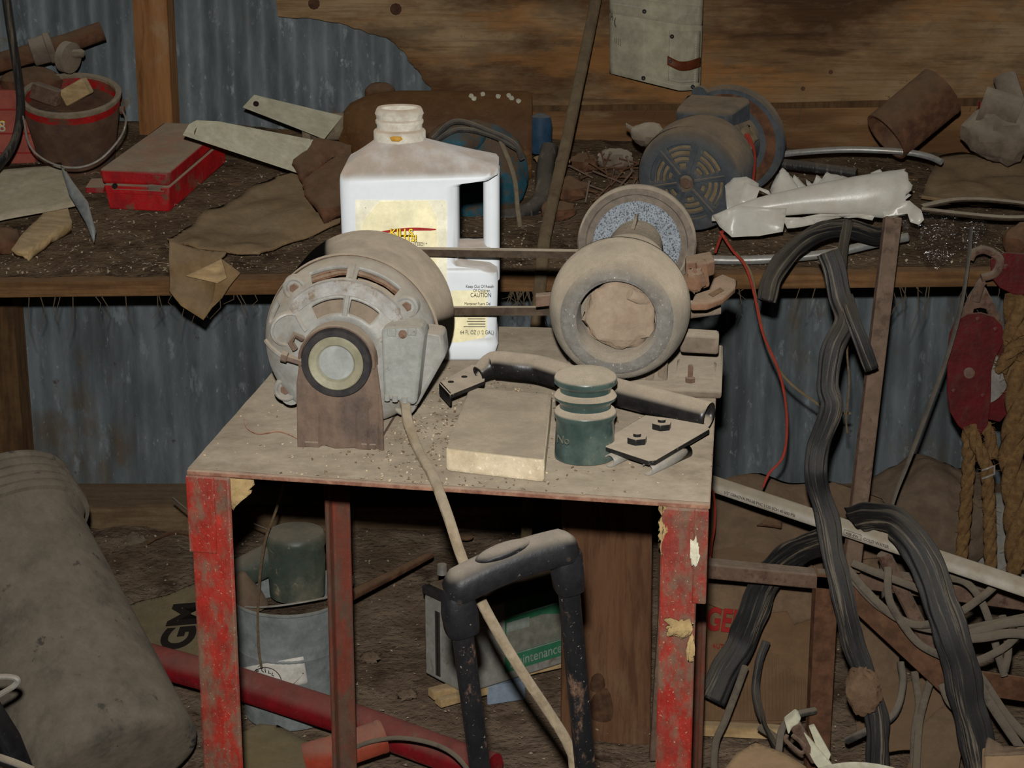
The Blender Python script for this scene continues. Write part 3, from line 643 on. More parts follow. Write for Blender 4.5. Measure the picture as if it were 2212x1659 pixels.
for (x, y) in ((836, 862), (853, 864), (874, 867)): MB().tube([fp(x, y-9, .011), fp(x, y+3, .011)], .003, 8).build('tab', mt['alu_clean'], cv)
# rubber-ring cradle
br = []
def bp_(px, py): return fp(px, py, .004)
out = [bp_(x, y) for x, y in ((642,968),(641,900),(640,830),(646,785))]
for k in range(11):
    t = math.radians(172-164*k/10); c = hub+ma*.004; out.append(c+mr*.0405*math.cos(t)+mu*.0405*math.sin(t))
out += [bp_(x, y) for x, y in ((819,830),(826,890),(829,978),(812,968),(790,976),(765,968),(725,970),(700,962),(668,966))]
brk = MB().prism(out, ma*.0035).build('cradle_bracket', mt['bracket'], motor, bev=.001)
for (x, y0, y1) in ((690, 890, 962), (770, 885, 965), (795, 880, 968), (818, 850, 970)): MB().tube([bp_(x, y0), bp_(x+1, y1)], [.0008, .0022], 6).build('fold', mt['bracket'], brk)
rings = []
for k in range(19):
    t = math.radians(188-196*k/18)
    rings.append([hub+ma*s+mr*r*math.cos(t)+mu*r*math.sin(t) for r, s in ((.0375, -.002), (.0405, -.002), (.0405, .016), (.0375, .016))])
MB().loft(rings).build('clamp_strap', mt['bracket'], motor, bev=.001)
MB().tube([mp(.043, 150, .01), mp(.052, 148, .004), mp(.052, 158, .004), mp(.046, 166, .006)], .0035, 8).build('clamp_tab', mt['bracket'], motor)
MB().lathe([(.006, -.006), (.006, 0), (.004, .001), (.004, .018)], mp(.052, 176, .0), mr-mu*.3, 6).build('clamp_screw', mt['bracket'], motor)
MB().lathe([(.0365, .008), (.0365, -.003), (.0355, -.005), (.0295, -.005), (.0285, -.003), (.0285, .008)], hub, ma, 48).build('rubber_ring', mt['rubber'], motor)
MB().lathe([(.0287, .006), (.0287, -.0045), (.0275, -.006), (.0205, -.0045), (.0185, -.002), (.0182, .004)], hub, ma, 48).build('steel_ring', mt['ring_cream'], motor)
MB().lathe([(.0185, .006), (.0185, -.0015), (.0175, -.0025), (0, -.0025)], hub, ma, 40).build('shaft_disc', mt['disc'], motor)
# cradle base rails and rear cradle
for sx in (-.030, .030):
    MB().cell(V((hub.x, hub.y, TZ+.001))+mr*(sx-.008)+vd*.006, mr*.016, vd*.2, V((0, 0, .006))).build('base_rail', mt['bracket'], motor, bev=.001)
MB().cell(V((hub.x, hub.y, TZ+.001))+mr*-.04+vd*.21, mr*.08, vd*.004, V((0, 0, .075))).build('rear_bracket', mt['bracket'], motor, bev=.001)
# shaft and pulley
psh = hub+ma*.315
MB().lathe([(.008, 0), (.008, .12)], hub+ma*.21, ma, 16).build('shaft', mt['steel'], motor)
RP = .039
MB().lathe([(.012, -.012), (RP, -.012), (RP+.001, -.010), (RP-.006, -.002), (RP-.006, .002), (RP+.001, .010), (RP, .012), (.012, .012)], psh, ma, 40).build('pulley', mt['iron'], motor)
# power cord
cpts = [fp(872, 858, .02), fp(876, 880, .016), fp(882, 915, .0)+V((0, 0, 0)), tp(905, 975, .006), tp(928, 1015, .007), W(945, 1052, FL.lerp(FR, .48).y-.012), W(968, 1115, 1.70), W(1000, 1210, 1.69), W(1050, 1320, 1.70), W(1120, 1440, 1.70), W(1190, 1545, 1.71), W(1228, 1610, 1.715), W(1240, 1670, 1.72), W(1246, 1900, 1.74)]
L(MB().tube(cr(cpts, 8), .0054, 10, wob=.06).build('power_cord', mt['cord'], motor), 'thick tan power cord hanging over the stand edge')
T(MB().tube(cr([tp(528, 905, .002), tp(535, 925, .002), tp(560, 937, .002), tp(605, 932, .002), tp(650, 950, .002)], 6), .0011, 6).build('thin_wire', mt['plate_edge']), 'thin rusty wire curled on the stand left of the motor', 'wire')
# ---------------------------------------------------------------- double-ended grinder
gf = W(1332, 690, 1.965); gz = gf.z
def gp(s, x=0, z=0): return V((gf.x, gf.y, gz))+vd*s+ud_g*x+V((0, 0, z))
ud_g = V((vd.y, -vd.x, 0))
grinder = thing('bench_grinder', 'dusty double-ended grinder with two wheels on the stand', 'grinder', V((gp(.2).x, gp(.2).y, TZ)))
RW = .0785
fw = MB().lathe([(.0425, .045), (.0605, .000), (.065, .003), (.070, .012), (.0745, .026), (.0775, .042), (RW, .055), (.0775, .066), (.073, .072), (.02, .074)], gp(0), vd, 64, cap=False).build('front_wheel', mt['stone_wheel'], grinder)
L(MB().lathe([(.0425, .045), (.0425, .0), (.0435, -.005), (.047, -.008), (.055, -.007), (.0595, -.0025), (.0615, .0005)], gp(0), vd, 64, cap=False).build('wheel_face', mt['wheel_face'], fw), 'gritty grey wheel face')
L(MB().blob(gp(.024, .002, .001), [ud_g*.0385, V((0, 0, .0385)), vd*.026], .18, 18, 30, 20, 4).build('mud_lump', mt['mud'], fw), 'lump of dried mud filling the wheel hole')
MB().tube([gp(.02, .030, .018), gp(-.002, .022, .026), gp(-.006, .014, .0305)], [.007, .0065], 12).build('mud_tube', mt['mud'], fw)
# rear wheel
g2 = W(1363, 498, 2.35)
s2 = (g2-gp(0)).dot(vd); 
rw = MB().lathe([(.02, -.002), (.033, -.002), (.064, -.001), (.066, -.006), (.0735, -.006), (.076, -.002), (.0762, .012), (.074, .018), (.02, .018)], gp(s2), vd, 64).build('rear_wheel', mt['wheel_grey'], grinder)
L(MB().lathe([(.030, -.004), (.055, -.003), (.0565, -.001)], gp(s2), vd, 64, cap=False).build('wheel_label', mt['wheel_plate'], rw), 'white speckled blotter disc')
L(MB().lathe([(.0, -.010), (.030, -.010), (.0325, -.006), (.033, -.003)], gp(s2), vd, 48).build('flange', mt['ring_cream'], rw), 'pale flange')
# housing: spindle cone between the wheels
gs = (psh-gp(0)).dot(vd)
MB().lathe([(.0, .074), (.054, .074), (.056, .082), (.054, gs-.030), (.046, gs-.022), (.012, gs-.018), (.012, gs+.02)], gp(0), vd, 48).build('front_guard', mt['iron'], grinder)
hs = MB().lathe([(.012, gs+.016), (.050, gs+.019), (.052, gs+.026), (.047, gs+.06), (.040, gs+.10), (.035, s2-.03), (.033, s2-.012), (.01, s2-.01)], gp(0), vd, 48).build('spindle_housing', mt['iron'], grinder)
MB().cell(gp(s2-.10, -.002, .030), ud_g*.004, vd*.088, V((0, 0, .012))).build('seam_rib', mt['iron'], hs, bev=.001)
# grinder pulley (the belt runs to it)
gs = (psh-gp(0)).dot(vd)
RG = .043
MB().lathe([(.01, -.011), (.035, -.011), (.036, -.009), (.028, -.002), (.028, .002), (.036, .009), (.035, .011), (.01, .011)], gp(gs), vd, 48).build('pulley', mt['iron'], grinder)
# pedestal, base plate and feet
B0 = V((gp(.18).x, gp(.18).y, TZ+.0015))
MB().cell(B0-ud_g*.07-vd*.09, ud_g*.185, vd*.2, V((0, 0, .010))).build('base_plate', mt['iron'], grinder, bev=.003)
MB().loft([[B0+ud_g*(x*k)+vd*(y*k)+V((0, 0, z)) for x, y in ((-.05,-.06),(.05,-.06),(.05,.06),(-.05,.06))] for z, k in ((.008, 1), (.03, .75), (.07, .55), (.10, .6))]).build('pedestal', mt['iron'], grinder, bev=.004)
MB().cell(W(1470, 722, 2.08), W(1553, 727, 2.08)-W(1470, 722, 2.08), vd*.03, V((0, 0, -.022))).build('foot_rail', mt['iron'], grinder, bev=.003)
MB().cell(tp(1458, 836), tp(1545, 843)-tp(1458, 836), vd*.075, V((0, 0, .014))).build('foot', mt['iron'], grinder, bev=.003)
for x in (1392, 1420): MB().cell(tp(x, 842), ud_g*.011, vd*.02, V((0, 0, .035))).build('web', mt['iron'], grinder, bev=.002)
MB().lathe([(.006, 0), (.006, .005), (.003, .006), (.003, .02)], tp(1490, 850)+V((0, 0, .014)), (0, 0, 1), 6).build('foot_bolt', mt['rust'], grinder)
# tool rests
zr = W(1540, 625, 2.05).z
tr = MB().prism([onz(x, y, zr) for x, y in ((1492,655),(1500,634),(1530,624),(1540,600),(1560,590),(1592,603),(1588,620),(1562,642),(1530,654))], (0, 0, -.009)).build('tool_rest', mt['toolrest'], grinder, bev=.003)
MB().prism([onz(x, y, zr+.0004) for x, y in ((1530,636),(1556,622),(1564,628),(1540,642))], (0, 0, .0006)).build('slot', mt['rust_dark'], tr)
zr2 = W(1510, 560, 2.13).z
MB().prism([onz(x, y, zr2) for x, y in ((1480,552),(1538,541),(1545,562),(1512,572),(1508,562),(1482,566))], (0, 0, -.018)).build('tool_rest', mt['toolrest'], grinder, bev=.003)
MB().prism([W(x, y, 2.09) for x, y in ((1505,572),(1528,566),(1534,620),(1508,628))], (0, .02, 0)).build('rest_post', mt['toolrest'], grinder, bev=.003)
MB().blob(W(1500, 605, 2.07), [(.012, 0, 0), (0, .012, 0), (0, 0, .014)], .3, 30, 16, 10, 3).build('clamp_bolt', mt['toolrest'], grinder)
MB().tube([W(1440, 672, 2.09), W(1556, 664, 2.09)], [.013, .008], 12).build('rest_arm', mt['iron'], grinder)
MB().cell(W(1157, 640, 2.06), W(1195, 636, 2.06)-W(1157, 640, 2.06), (0, .015, 0), V((0, 0, -.013))).build('rest_arm', mt['rust'], grinder, bev=.001)
# belt
m = MB()
def off(s): return s
c1 = psh; c2 = gp(gs); r1 = RP-.002; r2 = .034
d = c2-c1; dl = d.length; e1 = d/dl; e2 = ma.cross(e1); e2 = e2 if e2.z > 0 else -e2
be = math.asin((r1-r2)/dl); pts = []
for k in range(25):
    t = math.pi/2-be+ (math.pi+2*be)*k/24 if False else math.radians(90)-be+(math.pi+2*be)*k/24
    pts.append((c1, r1, t))
rings = []
for c, r, t in pts: rings.append((c, r, math.cos(t), math.sin(t)))
for k in range(25):
    t = -math.pi/2-(-be)+(math.pi-2*be)*k/24; rings.append((c2, r2, math.cos(t), math.sin(t)))
sec = []
for c, r, cs, sn in rings:
    n_ = e1*cs+e2*sn; sec.append([c+n_*(r+o_)+ma*w_ for o_, w_ in ((.004, -.006), (.004, .006), (-.005, .0035), (-.005, -.0035))])
T(m.loft(sec, closed=True).build('drive_belt', mt['belt'], ang=60), 'dusty rubber drive belt between motor pulley and grinder', 'belt')
# ---------------------------------------------------------------- white jug
JY = 2.195
jb = onz(905, 786, TZ); jb = V((W(905, 700, JY).x, JY, TZ+.002))
ps = pm(W(905, 600, JY))
def jx(px): return W(px, 600, JY).x
def jz(py): return W(905, py, JY).z
jug = thing('plastic_jug', 'white plastic weed-killer jug with moulded handle and cream label', 'jug', V((jx(905), JY+.045, TZ)))
JC = JY+.062
def rrect(x0, x1, y0, y1, z, r, n=6):
    out = []
    for cx_, cy_, a0 in ((x1-r, y1-r, 0), (x0+r, y1-r, 90), (x0+r, y0+r, 180), (x1-r, y0+r, 270)):
        for k in range(n+1):
            t = math.radians(a0+90*k/n); out.append(V((cx_+r*math.cos(t), cy_+r*math.sin(t), z)))
    return out
xl, xr, xn = jx(737), jx(1079), jx(986)
zz0 = TZ+.0015; zs = jz(388); zh = jz(588)
R = []
def rb(z, a, b, y0, y1, r=.014): R.append(rrect(a, b, y0, y1, z, r))
y0, y1 = JY, JY+.124
rb(zz0, xl+.012, xr-.012, y0+.01, y1-.01, .012); rb(zz0+.004, xl+.006, xr-.006, y0+.005, y1-.005, .014); rb(zz0+.02, xl+.003, xr-.002, y0+.002, y1-.002); rb(zz0+.028, xl+.004, xr-.004, y0+.005, y1-.005)
rb(zz0+.032, xl+.004, xr-.004, y0+.006, y1-.006); rb(zh-.012, xl+.003, xr-.002, y0+.003, y1-.003); rb(zh-.002, xl+.002, xr-.003, y0+.001, y1-.001)
rb(zh+.004, xl+.002, xr-.012, y0+.001, y1-.001); rb(zh+.007, xl+.002, xn+.012, y0+.001, y1-.001); rb(zh+.013, xl+.001, xn+.002, y0, y1)
zt0 = jz(392)
rb(zt0-.008, xl, xn+.002, y0, y1); rb(zt0-.004, xl, xn+.010, y0, y1); rb(zt0, xl, xr-.012, y0+.0005, y1-.001); rb(zt0+.006, xl+.001, xr-.002, y0+.002, y1-.002, .015); rb(zt0+.012, xl+.004, xr-.001, y0+.006, y1-.006, .016)
zsh = zt0+.010; rb(zsh+.006, xl+.007, xr-.004, y0+.009, y1-.009, .016)
nc = jx(862); nr = .030
for k in range(1, 8):
    q = k/7; zq = zsh+.006+(jz(318)-zsh-.006)*q
    e = q**.9
    rb(zq, xl+.007+(nc-nr-xl-.007)*e, xr-.004+(nc+nr-xr+.004)*e, y0+.009+(JC-nr-y0-.009)*e, y1-.009+(JC+nr-y1+.009)*e, .016+(nr*.98-.016)*e)
MB().loft(R).build('body', mt['jug'], jug, ang=50, sub=0)
# handle
zt1 = jz(352); hx = jx(1061)
hp = [V((hx, JC, zt0+.006+(zh-.02-zt0-.006)*k/12)) for k in range(13)]
m = MB(); rings = []
for i, p in enumerate(hp):
    t = (hp[min(i+1, len(hp)-1)]-hp[max(i-1, 0)]).normalized(); nrm = t.cross(V((0, 1, 0))); 
    rings.append([p+nrm*.0100*math.copysign(abs(math.cos(a))**.6, math.cos(a))+V((0, 1, 0))*.024*math.copysign(abs(math.sin(a))**.6, math.sin(a)) for a in [2*math.pi*j/20 for j in range(20)]])
hm = MB(); hm.loft(rings)
hm.loft([rrect(xn-.006, xr-.002, JC-.024, JC+.024, z_, .010) for z_ in (zh-.012, jz(565), jz(549))]+[rrect(xn-.004, xr-.004, JC-.020, JC+.020, jz(543), .010)])
hm.build('handle', mt['jug'], jug, ang=60)
# neck
zn = jz(318); k1 = (jz(247)-zn)
MB().lathe([(.0315, -.002), (.0315, .010), (.030, .012), (.0275, .013), (.0275, .018), (.0290, .020), (.0290, .023), (.0275, .025), (.0285, .029), (.0295, .031), (.0285, .034), (.0275, k1-.002), (.026, k1), (.024, k1-.002), (.0235, k1-.008), (0, k1-.008)], V((nc, JC, zn)), (0, 0, 1), 40).build('neck', mt['cap'], jug)
L(sheet([W(x, y, JC-.0325) for x, y in ((842,297),(850,294),(866,295),(870,301),(862,306),(846,305))], 'seal_remnant', mt['seal'], jug, .001, 1, .001), 'yellow seal remnant')
# labels
lab = L(MB().prism([W(x, y, JY-.0005) for x, y in ((768,432),(962,432),(966,436),(966,690),(768,690))], (0, .0009, 0)).build('front_label', mt['label_cream'], jug), 'cream front label')
pnl = L(MB().prism([W(x, y, JY-.0012) for x, y in ((820,436),(925,434),(944,470),(944,690),(775,690),(775,505),(790,470))], (0, .0008, 0)).build('label_panel', mt['label_tan'], lab), 'raised label panel')
sw = []
for k in range(13):
    t = k/12; x = 800+(942-800)*t; sw.append((x, 505-10*math.sin(t*2.6)-5*t))
for k in range(12, -1, -1):
    t = k/12; x = 800+(942-800)*t; sw.append((x, 507-10*math.sin(t*2.6)-5*t+11*(1-t)**.6*(t+.15)))
MB().prism([W(x, y, JY-.0018) for x, y in sw], (0, .0006, 0)).build('red_swoosh', mt['ink_red'], lab)
RT = V((1, 0, 0)); UP = V((0, 0, 1))
for st_, x, y, sz, wd in (('KILLS', 842, 510, .0125, .95), ('ROOTS!', 836, 521, .0105, .95)):
    text(st_, W(x+.6, y+.6, JY-.0020), RT, UP, sz, mt['ink'], lab, ext=.0002, wid=wd, bold=.055)
    text(st_, W(x, y, JY-.0026), RT, UP, sz, mt['ink_yellow'], lab, ext=.0002, wid=wd, bold=.012)
text('GUARANTEED! *', W(860, 531, JY-.0022), RT, UP, .0058, mt['ink'], lab, wid=.8)
lb2 = L(MB().prism([W(x, y, JY+.0035) for x, y in ((975,602),(1048,606),(1053,612),(1052,722),(1046,730),(975,742))], (0, .0015, 0)).build('side_label', mt['label_tan'], jug), 'tan caution label')
for st_, x, y, sz, wd in (('Keep Out Of Reach', 1006, 622, .0056, .75), ('Of Children', 1022, 631, .0056, .75), ('CAUTION', 1016, 642, .0078, .72), ('Mantener Fuera Del', 1003, 659, .0052, .75), ('Alcance De Los', 1014, 667, .0050, .75), ('64 FL OZ (1/2 GAL)', 994, 722, .0068, .72)):
    text(st_, W(x, y, JY+.003), RT, UP, sz, mt['ink'], lb2, wid=wd)
m = MB()
for k in range(7):
    y = 672+k*5.6; x0_ = 1000+random.uniform(0, 12)
    m.box(W((x0_+1048)/2, y, JY+.0034), (pm(jug.location)*(1048-x0_)/2, 0, 0), (0, .0002, 0), (0, 0, .0005))
m.build('fine_print', mt['ink_grey'], lb2)
# ---------------------------------------------------------------- glass insulator
ic = onz(1263, 986, TZ+.001); s = pm(ic+V((0, 0, .05)))
H = W(1265, 795, ic.y).z-TZ
pr = [(66, 0), (68.5, 2), (68.5, 8), (67, 40), (65, .42*215), (66, .43*215), (70, .475*215), (70.5, .50*215), (66, .54*215), (58, .565*215), (57, .60*215), (60, .625*215), (69, .66*215), (70, .69*215), (65, .725*215), (57, .74*215), (57, .785*215), (62, .80*215), (70, .835*215), (70.5, .88*215), (66, .925*215), (54, .955*215), (30, .985*215), (0, 215)]
ins = MB().lathe([(r*s*.965, h/215*H) for r, h in pr], ic, (0, 0, 1), 56).build('glass_insulator', mt['glass'], org=ic)
T(ins, 'dark green glass insulator with ribbed skirts and dusty top on the stand', 'insulator')
text('No', W(1202, 955, ic.y-.030), (.8, -.6, 0), UP, .012, mt['glass_dusty'], ins, 'embossed_mark', .0005)
# ---------------------------------------------------------------- stone block
z1 = .026
a = tp(963, 1021); b = tp(1176, 1046); c = onz(1192, 852, TZ+z1); d = onz(1013, 836, TZ+z1)
c.z = d.z = a.z
N_ = 8
m = MB(); P4 = [a, b, c, d]
m.prism([p+V((0, 0, .001)) for p in P4], (0, 0, z1))
T(m.build('stone_block', mt['stone'], bev=.004, seg=3), 'flat tan rectangular stone block coated with dust on the stand', 'stone')
# ---------------------------------------------------------------- black bent tube with tab and plate
bt = thing('bent_tube_bracket', 'black bent steel tube with flattened end and bolted plate', 'bracket', tp(1340, 900))
tz_ = .044
P_ = [onz(1032, 808, TZ+.038), onz(1065, 788, TZ+.046), onz(1110, 790, TZ+.048), onz(1165, 797, TZ+.046), onz(1215, 812, TZ+.044), onz(1330, 846, TZ+.036), onz(1450, 877, TZ+.030), onz(1532, 898, TZ+.026)]
tb = MB().tube(cr(P_, 8), lambda q: .0085+.0065*min(1, q*7), 20, cap=False).build('tube', mt['black'], bt)
k = tb.modifiers.new('thickness', 'SOLIDIFY'); k.thickness = .002; k.offset = -1
tabp = [onz(x, y, TZ+.034) for x, y in ((948,826),(972,852),(1046,822),(1050,800),(1020,786))]
tab = MB().prism(tabp, (0, 0, -.006)).build('flattened_tab', mt['black'], bt, bev=.001)
MB().prism([onz(x, y, TZ+.034) for x, y in ((948,826),(972,852),(976,849),(953,824))], (0, 0, -.014)).build('tab_lip', mt['black'], tab, bev=.0008)
for x, y in ((974, 825), (1003, 814)): MB().lathe([(.0034, -.0005), (.0034, .0006), (0, .0006)], onz(x, y, TZ+.0343), (0, 0, 1), 16).build('hole', mt['dark'], tab)
plp = [onz(x, y, TZ+.020) for x, y in ((1299,953),(1304,962),(1400,994),(1416,993),(1533,925),(1520,912),(1393,896))]
plt = MB().prism(plp, (0, 0, -.006)).build('plate', mt['black'], bt, bev=.0012)
for x, y in ((1376, 957), (1429, 926)):
    c = onz(x, y, TZ+.020); u1 = V((1, 0, 0))
    nb = MB().prism([c+V((.0108*math.cos(q*math.pi/3+.3), .0108*math.sin(q*math.pi/3+.3), 0)) for q in range(6)], (0, 0, .0075)).build('hex_nut', mt['black'], plt, bev=.001)
    MB().lathe([(.0042, .0), (.0042, .0105), (.003, .0115), (0, .0115)], c, (0, 0, 1), 14).build('bolt_end', mt['black'], nb)
# rolled spring-steel clips
for (x0_, y0_, x1_, y1_, lbl) in ((1316, 996, 1362, 975, 'small rolled grey metal clip under the corner of the black plate'), (1398, 1014, 1484, 974, 'longer rolled grey metal clip lying in front of the black plate')):
    a = tp(x0_, y0_, .007); b = tp(x1_, y1_, .007); ax = (b-a); u1, u2, _ = basis(ax); rings = []
    for q in (0, 1):
        c = a+ax*q; rings.append([c+(u1*math.cos(t)+u2*math.sin(t))*.0062 for t in [math.radians(-60+270*j/18) for j in range(19)]])
    vs = rings[0]+rings[1]; n = 19
    T(MB().add(vs, [(j, j+1, n+j+1, n+j) for j in range(n-1)]).build('rolled_clip', mt['steel'], solid=.0012), lbl, 'clip', 'rolled metal clips on the stand')
# ================================================================= things on the bench and wall
# canvas pouch
YP = 3.80
pouch = thing('canvas_pouch', 'grey canvas tool pouch with leather loop hanging on the wooden board', 'pouch', W(1418, 190, 3.82))
def pp(u, v, o_=0):              # u across 0..1, v down 0..1 on the bulging pouch front
    xl_ = 1318; xr_ = 1521-9*v; x = xl_+(xr_-xl_)*u; yb = 158+38*min(1, u*1.3)-9*max(0, u-.75)
    y = -70+(yb+70)*v
    return W(x, y, YP-.065*math.sin(math.pi*min(1, max(0, u*.9+.05)))-o_)
def patch(f, nu, nv, thick=.003):
    m = MB(); vs = [f(i/nu, j/nv) for j in range(nv+1) for i in range(nu+1)]
    return m.add(vs, [(j*(nu+1)+i, j*(nu+1)+i+1, (j+1)*(nu+1)+i+1, (j+1)*(nu+1)+i) for j in range(nv) for i in range(nu)])
patch(lambda u, v: pp(u, v), 24, 20).build('front_panel', mt['canvas'], pouch, solid=.004, ang=80)
MB().prism([W(x, y, YP+.03) for x, y in ((1318,-70),(1521,-70),(1512,182),(1400,176),(1320,156))], (0, .004, 0)).build('back_panel', mt['canvas'], pouch)
patch(lambda u, v: pp(u, .27+.16*v+.18*max(0,u-.0)*.25, .004), 20, 3).build('hem_band', mt['canvas'], pouch, solid=.003, ang=80)
fl_ = patch(lambda u, v: pp(.65+.33*u, .52+.42*v, .005), 8, 8).build('side_pocket', mt['canvas'], pouch, solid=.003, ang=80)
lo = patch(lambda u, v: pp(.63+.36*u, .735+.075*v+.03*math.sin(u*3.1), .007+.012*math.sin(u*2.6)), 14, 3).build('leather_loop', mt['leather'], pouch, solid=.004, ang=80)
for u, v, par in ((.37, .385, pouch), (.37, .97, pouch), (.92, .975, pouch), (.675, .57, pouch), (.665, .775, lo)):
    MB().lathe([(.0042, .003), (.0042, -.001), (.002, -.003), (0, -.003)], pp(u, v, .010), (0, 1, 0), 12).build('rivet', mt['rivet'], par)
m = MB()
def stitches(f, n):
    for k in range(n):
        a = f((k+.15)/n); b = f((k+.75)/n); m.tube([a, b], .0010, 4)
stitches(lambda t: pp(.02+.93*t, .34+.045*t, .008), 50); stitches(lambda t: pp(.37, .40+.56*t, .003), 34)
stitches(lambda t: pp(.66, .57+.35*t, .008), 20); stitches(lambda t: pp(.66+.29*t, .925, .008), 16); stitches(lambda t: pp(.94, .55+.42*t, .008), 22)
stitches(lambda t: pp(.40+.55*t, .965, .004), 30); stitches(lambda t: pp(.02+.93*t, .29+.03*t, .003), 50)
m.build('stitching', mt['stitch'], pouch)
text('C', pp(.03, .56, .004), (.7, -.5, -.12), UP, .036, mt['ink_grey'], pouch, wid=.7)
text('A', pp(.00, .50, .005), (.6, -.6, 0), UP, .03, mt['ink_grey'], pouch, wid=.4)
m = MB()
for k in range(4): m.tube([pp(.05+.02*k, .66, .003), pp(.05+.02*k, .70+.01*k, .003)], .0006, 4)
m.build('faint_print', mt['ink_grey'], pouch)
# long brown pole leaning on the bench
T(MB().tube(pth([(1298,-60,3.70),(1275,60,3.62),(1250,180,3.5),(1225,300,3.38),(1195,430,3.25),(1176,520,3.10),(1168,600,3.02),(1158,720,2.98),(1150,850,3.0),(1144,1000,3.10),(1138,1140,3.20),(1130,1235,3.30)], 6), lambda q: .0112-.001*q, 12, wob=.05).build('wooden_pole', mt['pole']), 'long dusty slightly bent pole leaning across the bench front', 'pole')
# rusty pipe with collar at the upper left
pz = thing('rusty_pipe', 'short rusty pipe with bolted collar against the wall above the red pail', 'pipe', W(110, 150, 3.62))
ax = W(222, 66, 3.66)-W(-40, 145, 3.60)
MB().tube([W(-40, 146, 3.60), W(150, 92, 3.645), W(222, 66, 3.66)], .0185, 18).build('barrel', mt['rust_dark'], pz)
MB().lathe([(.02, -.03), (.026, -.028), (.027, .0), (.030, .002), (.030, .012), (.024, .014)], W(100, 105, 3.63), ax, 24).build('collar', mt['iron'], pz)
MB().lathe([(.02, -.004), (.030, .0), (.030, .016), (.018, .02)], W(140, 122, 3.60), V((1, -.5, -.15)), 20).build('flange', mt['iron'], pz)
MB().lathe([(.008, 0), (.008, .02), (.005, .022)], W(160, 116, 3.58), V((1, -.5, .1)), 6).build('bolt', mt['iron'], pz)
T(MB().blob(W(70, 178, 3.66), [(.062, 0, 0), (0, .05, 0), (0, 0, .030)], .12, 12, 24, 14, 3).build('dusty_lump', mt['rust_dark']), 'dusty dark rounded casting under the rusty pipe by the wall', 'casting')
# black hose loop at the far left
T(MB().tube(pth([(8,-40,3.30),(22,60,3.30),(38,160,3.30),(44,230,3.29),(36,290,3.27),(18,330,3.25),(-14,368,3.22)], 8), .0145, 12, flat=.5, ref=(1, .3, 0)).build('rubber_strap', mt['innertube']), 'black rubber strap hanging in a curve at the far left', 'strap')
# faded red carton
ca = onb(-40, 372); 
cb = thing('printed_carton', 'faded red printed carton behind the red pail at the far left', 'carton', W(20, 358, 3.62))
c0 = W(-90, 196, 3.62); c1_ = W(68, 194, 3.62); c2_ = W(76, 352, 3.60); c3_ = W(-90, 358, 3.60)
fc = MB().prism([c0, c1_, c2_, c3_], (0, .09, 0)).build('box', mt['carton'], cb, bev=.002)
for k, y in enumerate((236, 288, 330)): MB().prism([W(-60, y, 3.596), W(70, y-1, 3.596), W(70, y+2, 3.596), W(-60, y+2, 3.596)], (0, .003, 0)).build('printed_line', mt['ink_red'], cb)
text('S', W(-2, 284, 3.598), RT, UP, .03, mt['ink_yellow'], cb); text('8', W(-3, 284, 3.597), RT, UP, .028, mt['stitch'], cb)
# red pail
pb = onb(158, 345); PAX = V((.03, -.30, 1)).normalized()
pc = W(152, 204, pb.y-.05)
pb = pc-PAX*.150
rp = pm(pc)
pail = thing('red_pail', 'red-rimmed dirty paint pail with wire bail on the bench', 'pail', pb)
PH = .15
b_ = MB().lathe([(.0, 0), (.066, 0), (.070, .003), (.091, PH-.022)], pb, PAX, 40, cap=True).build('body', mt['pail_dirty'], pail)
MB().lathe([(.091, PH-.022), (.0925, PH-.008), (.094, PH), (.091, PH+.003), (.086, PH), (.085, PH-.01), (.067, .012), (0, .012)], pb, PAX, 40, cap=False).build('rim_band', mt['redpail'], pail)
MB().lathe([(.0925, PH-.008), (.0955, PH-.004), (.0955, PH+.002), (.091, PH+.0045), (.085, PH+.001), (.0845, PH-.004)], pb, PAX, 40, cap=False).build('rim_bead', mt['cord'], pail)
u1, u2, _ = basis(PAX, (1, 0, 0))
def pl_(a, r, h): return pb+PAX*h+u1*r*math.cos(a)+u2*r*math.sin(a)
e_l = pl_(math.pi, .096, PH-.03); e_r = pl_(0, .096, PH-.03)
MB().tube(cr([e_l, W(52, 262, 3.2), W(66, 318, 3.18), W(110, 352, 3.17), W(165, 362, 3.165), W(215, 345, 3.17), W(258, 300, 3.19), W(272, 262, 3.22), e_r], 8), .0018, 6).build('bail_wire', mt['steel'], pail)
for e in (e_l, e_r): MB().lathe([(.008, -.004), (.008, .004)], e, u1, 10).build('bail_ear', mt['redpail'], pail)
for i, (x, y, r_, h_, an, lb) in enumerate(((100, 195, .02, .022, .3, 'rusty square metal chunk at the left inside the red pail'), (165, 190, .024, .02, -.5, 'broken brown wood chunk leaning inside the red pail'))):
    c = W(x, y+8, pc.y-.01); a_ = V((math.cos(an), -.2, -math.sin(an))); u_, w__, q_ = basis(a_)
    T(MB().box(c, q_*.028, u_*.016, w__*.012).build('pail_scrap', mt['rust' if i == 0 else 'wood_pale'], bev=.003), lb, 'scrap')
MB().lathe([(.0, 0), (.082, .0)], pb+PAX*(PH-.045), PAX, 30).build('pail_fill', mt['benchdirt'], pail)
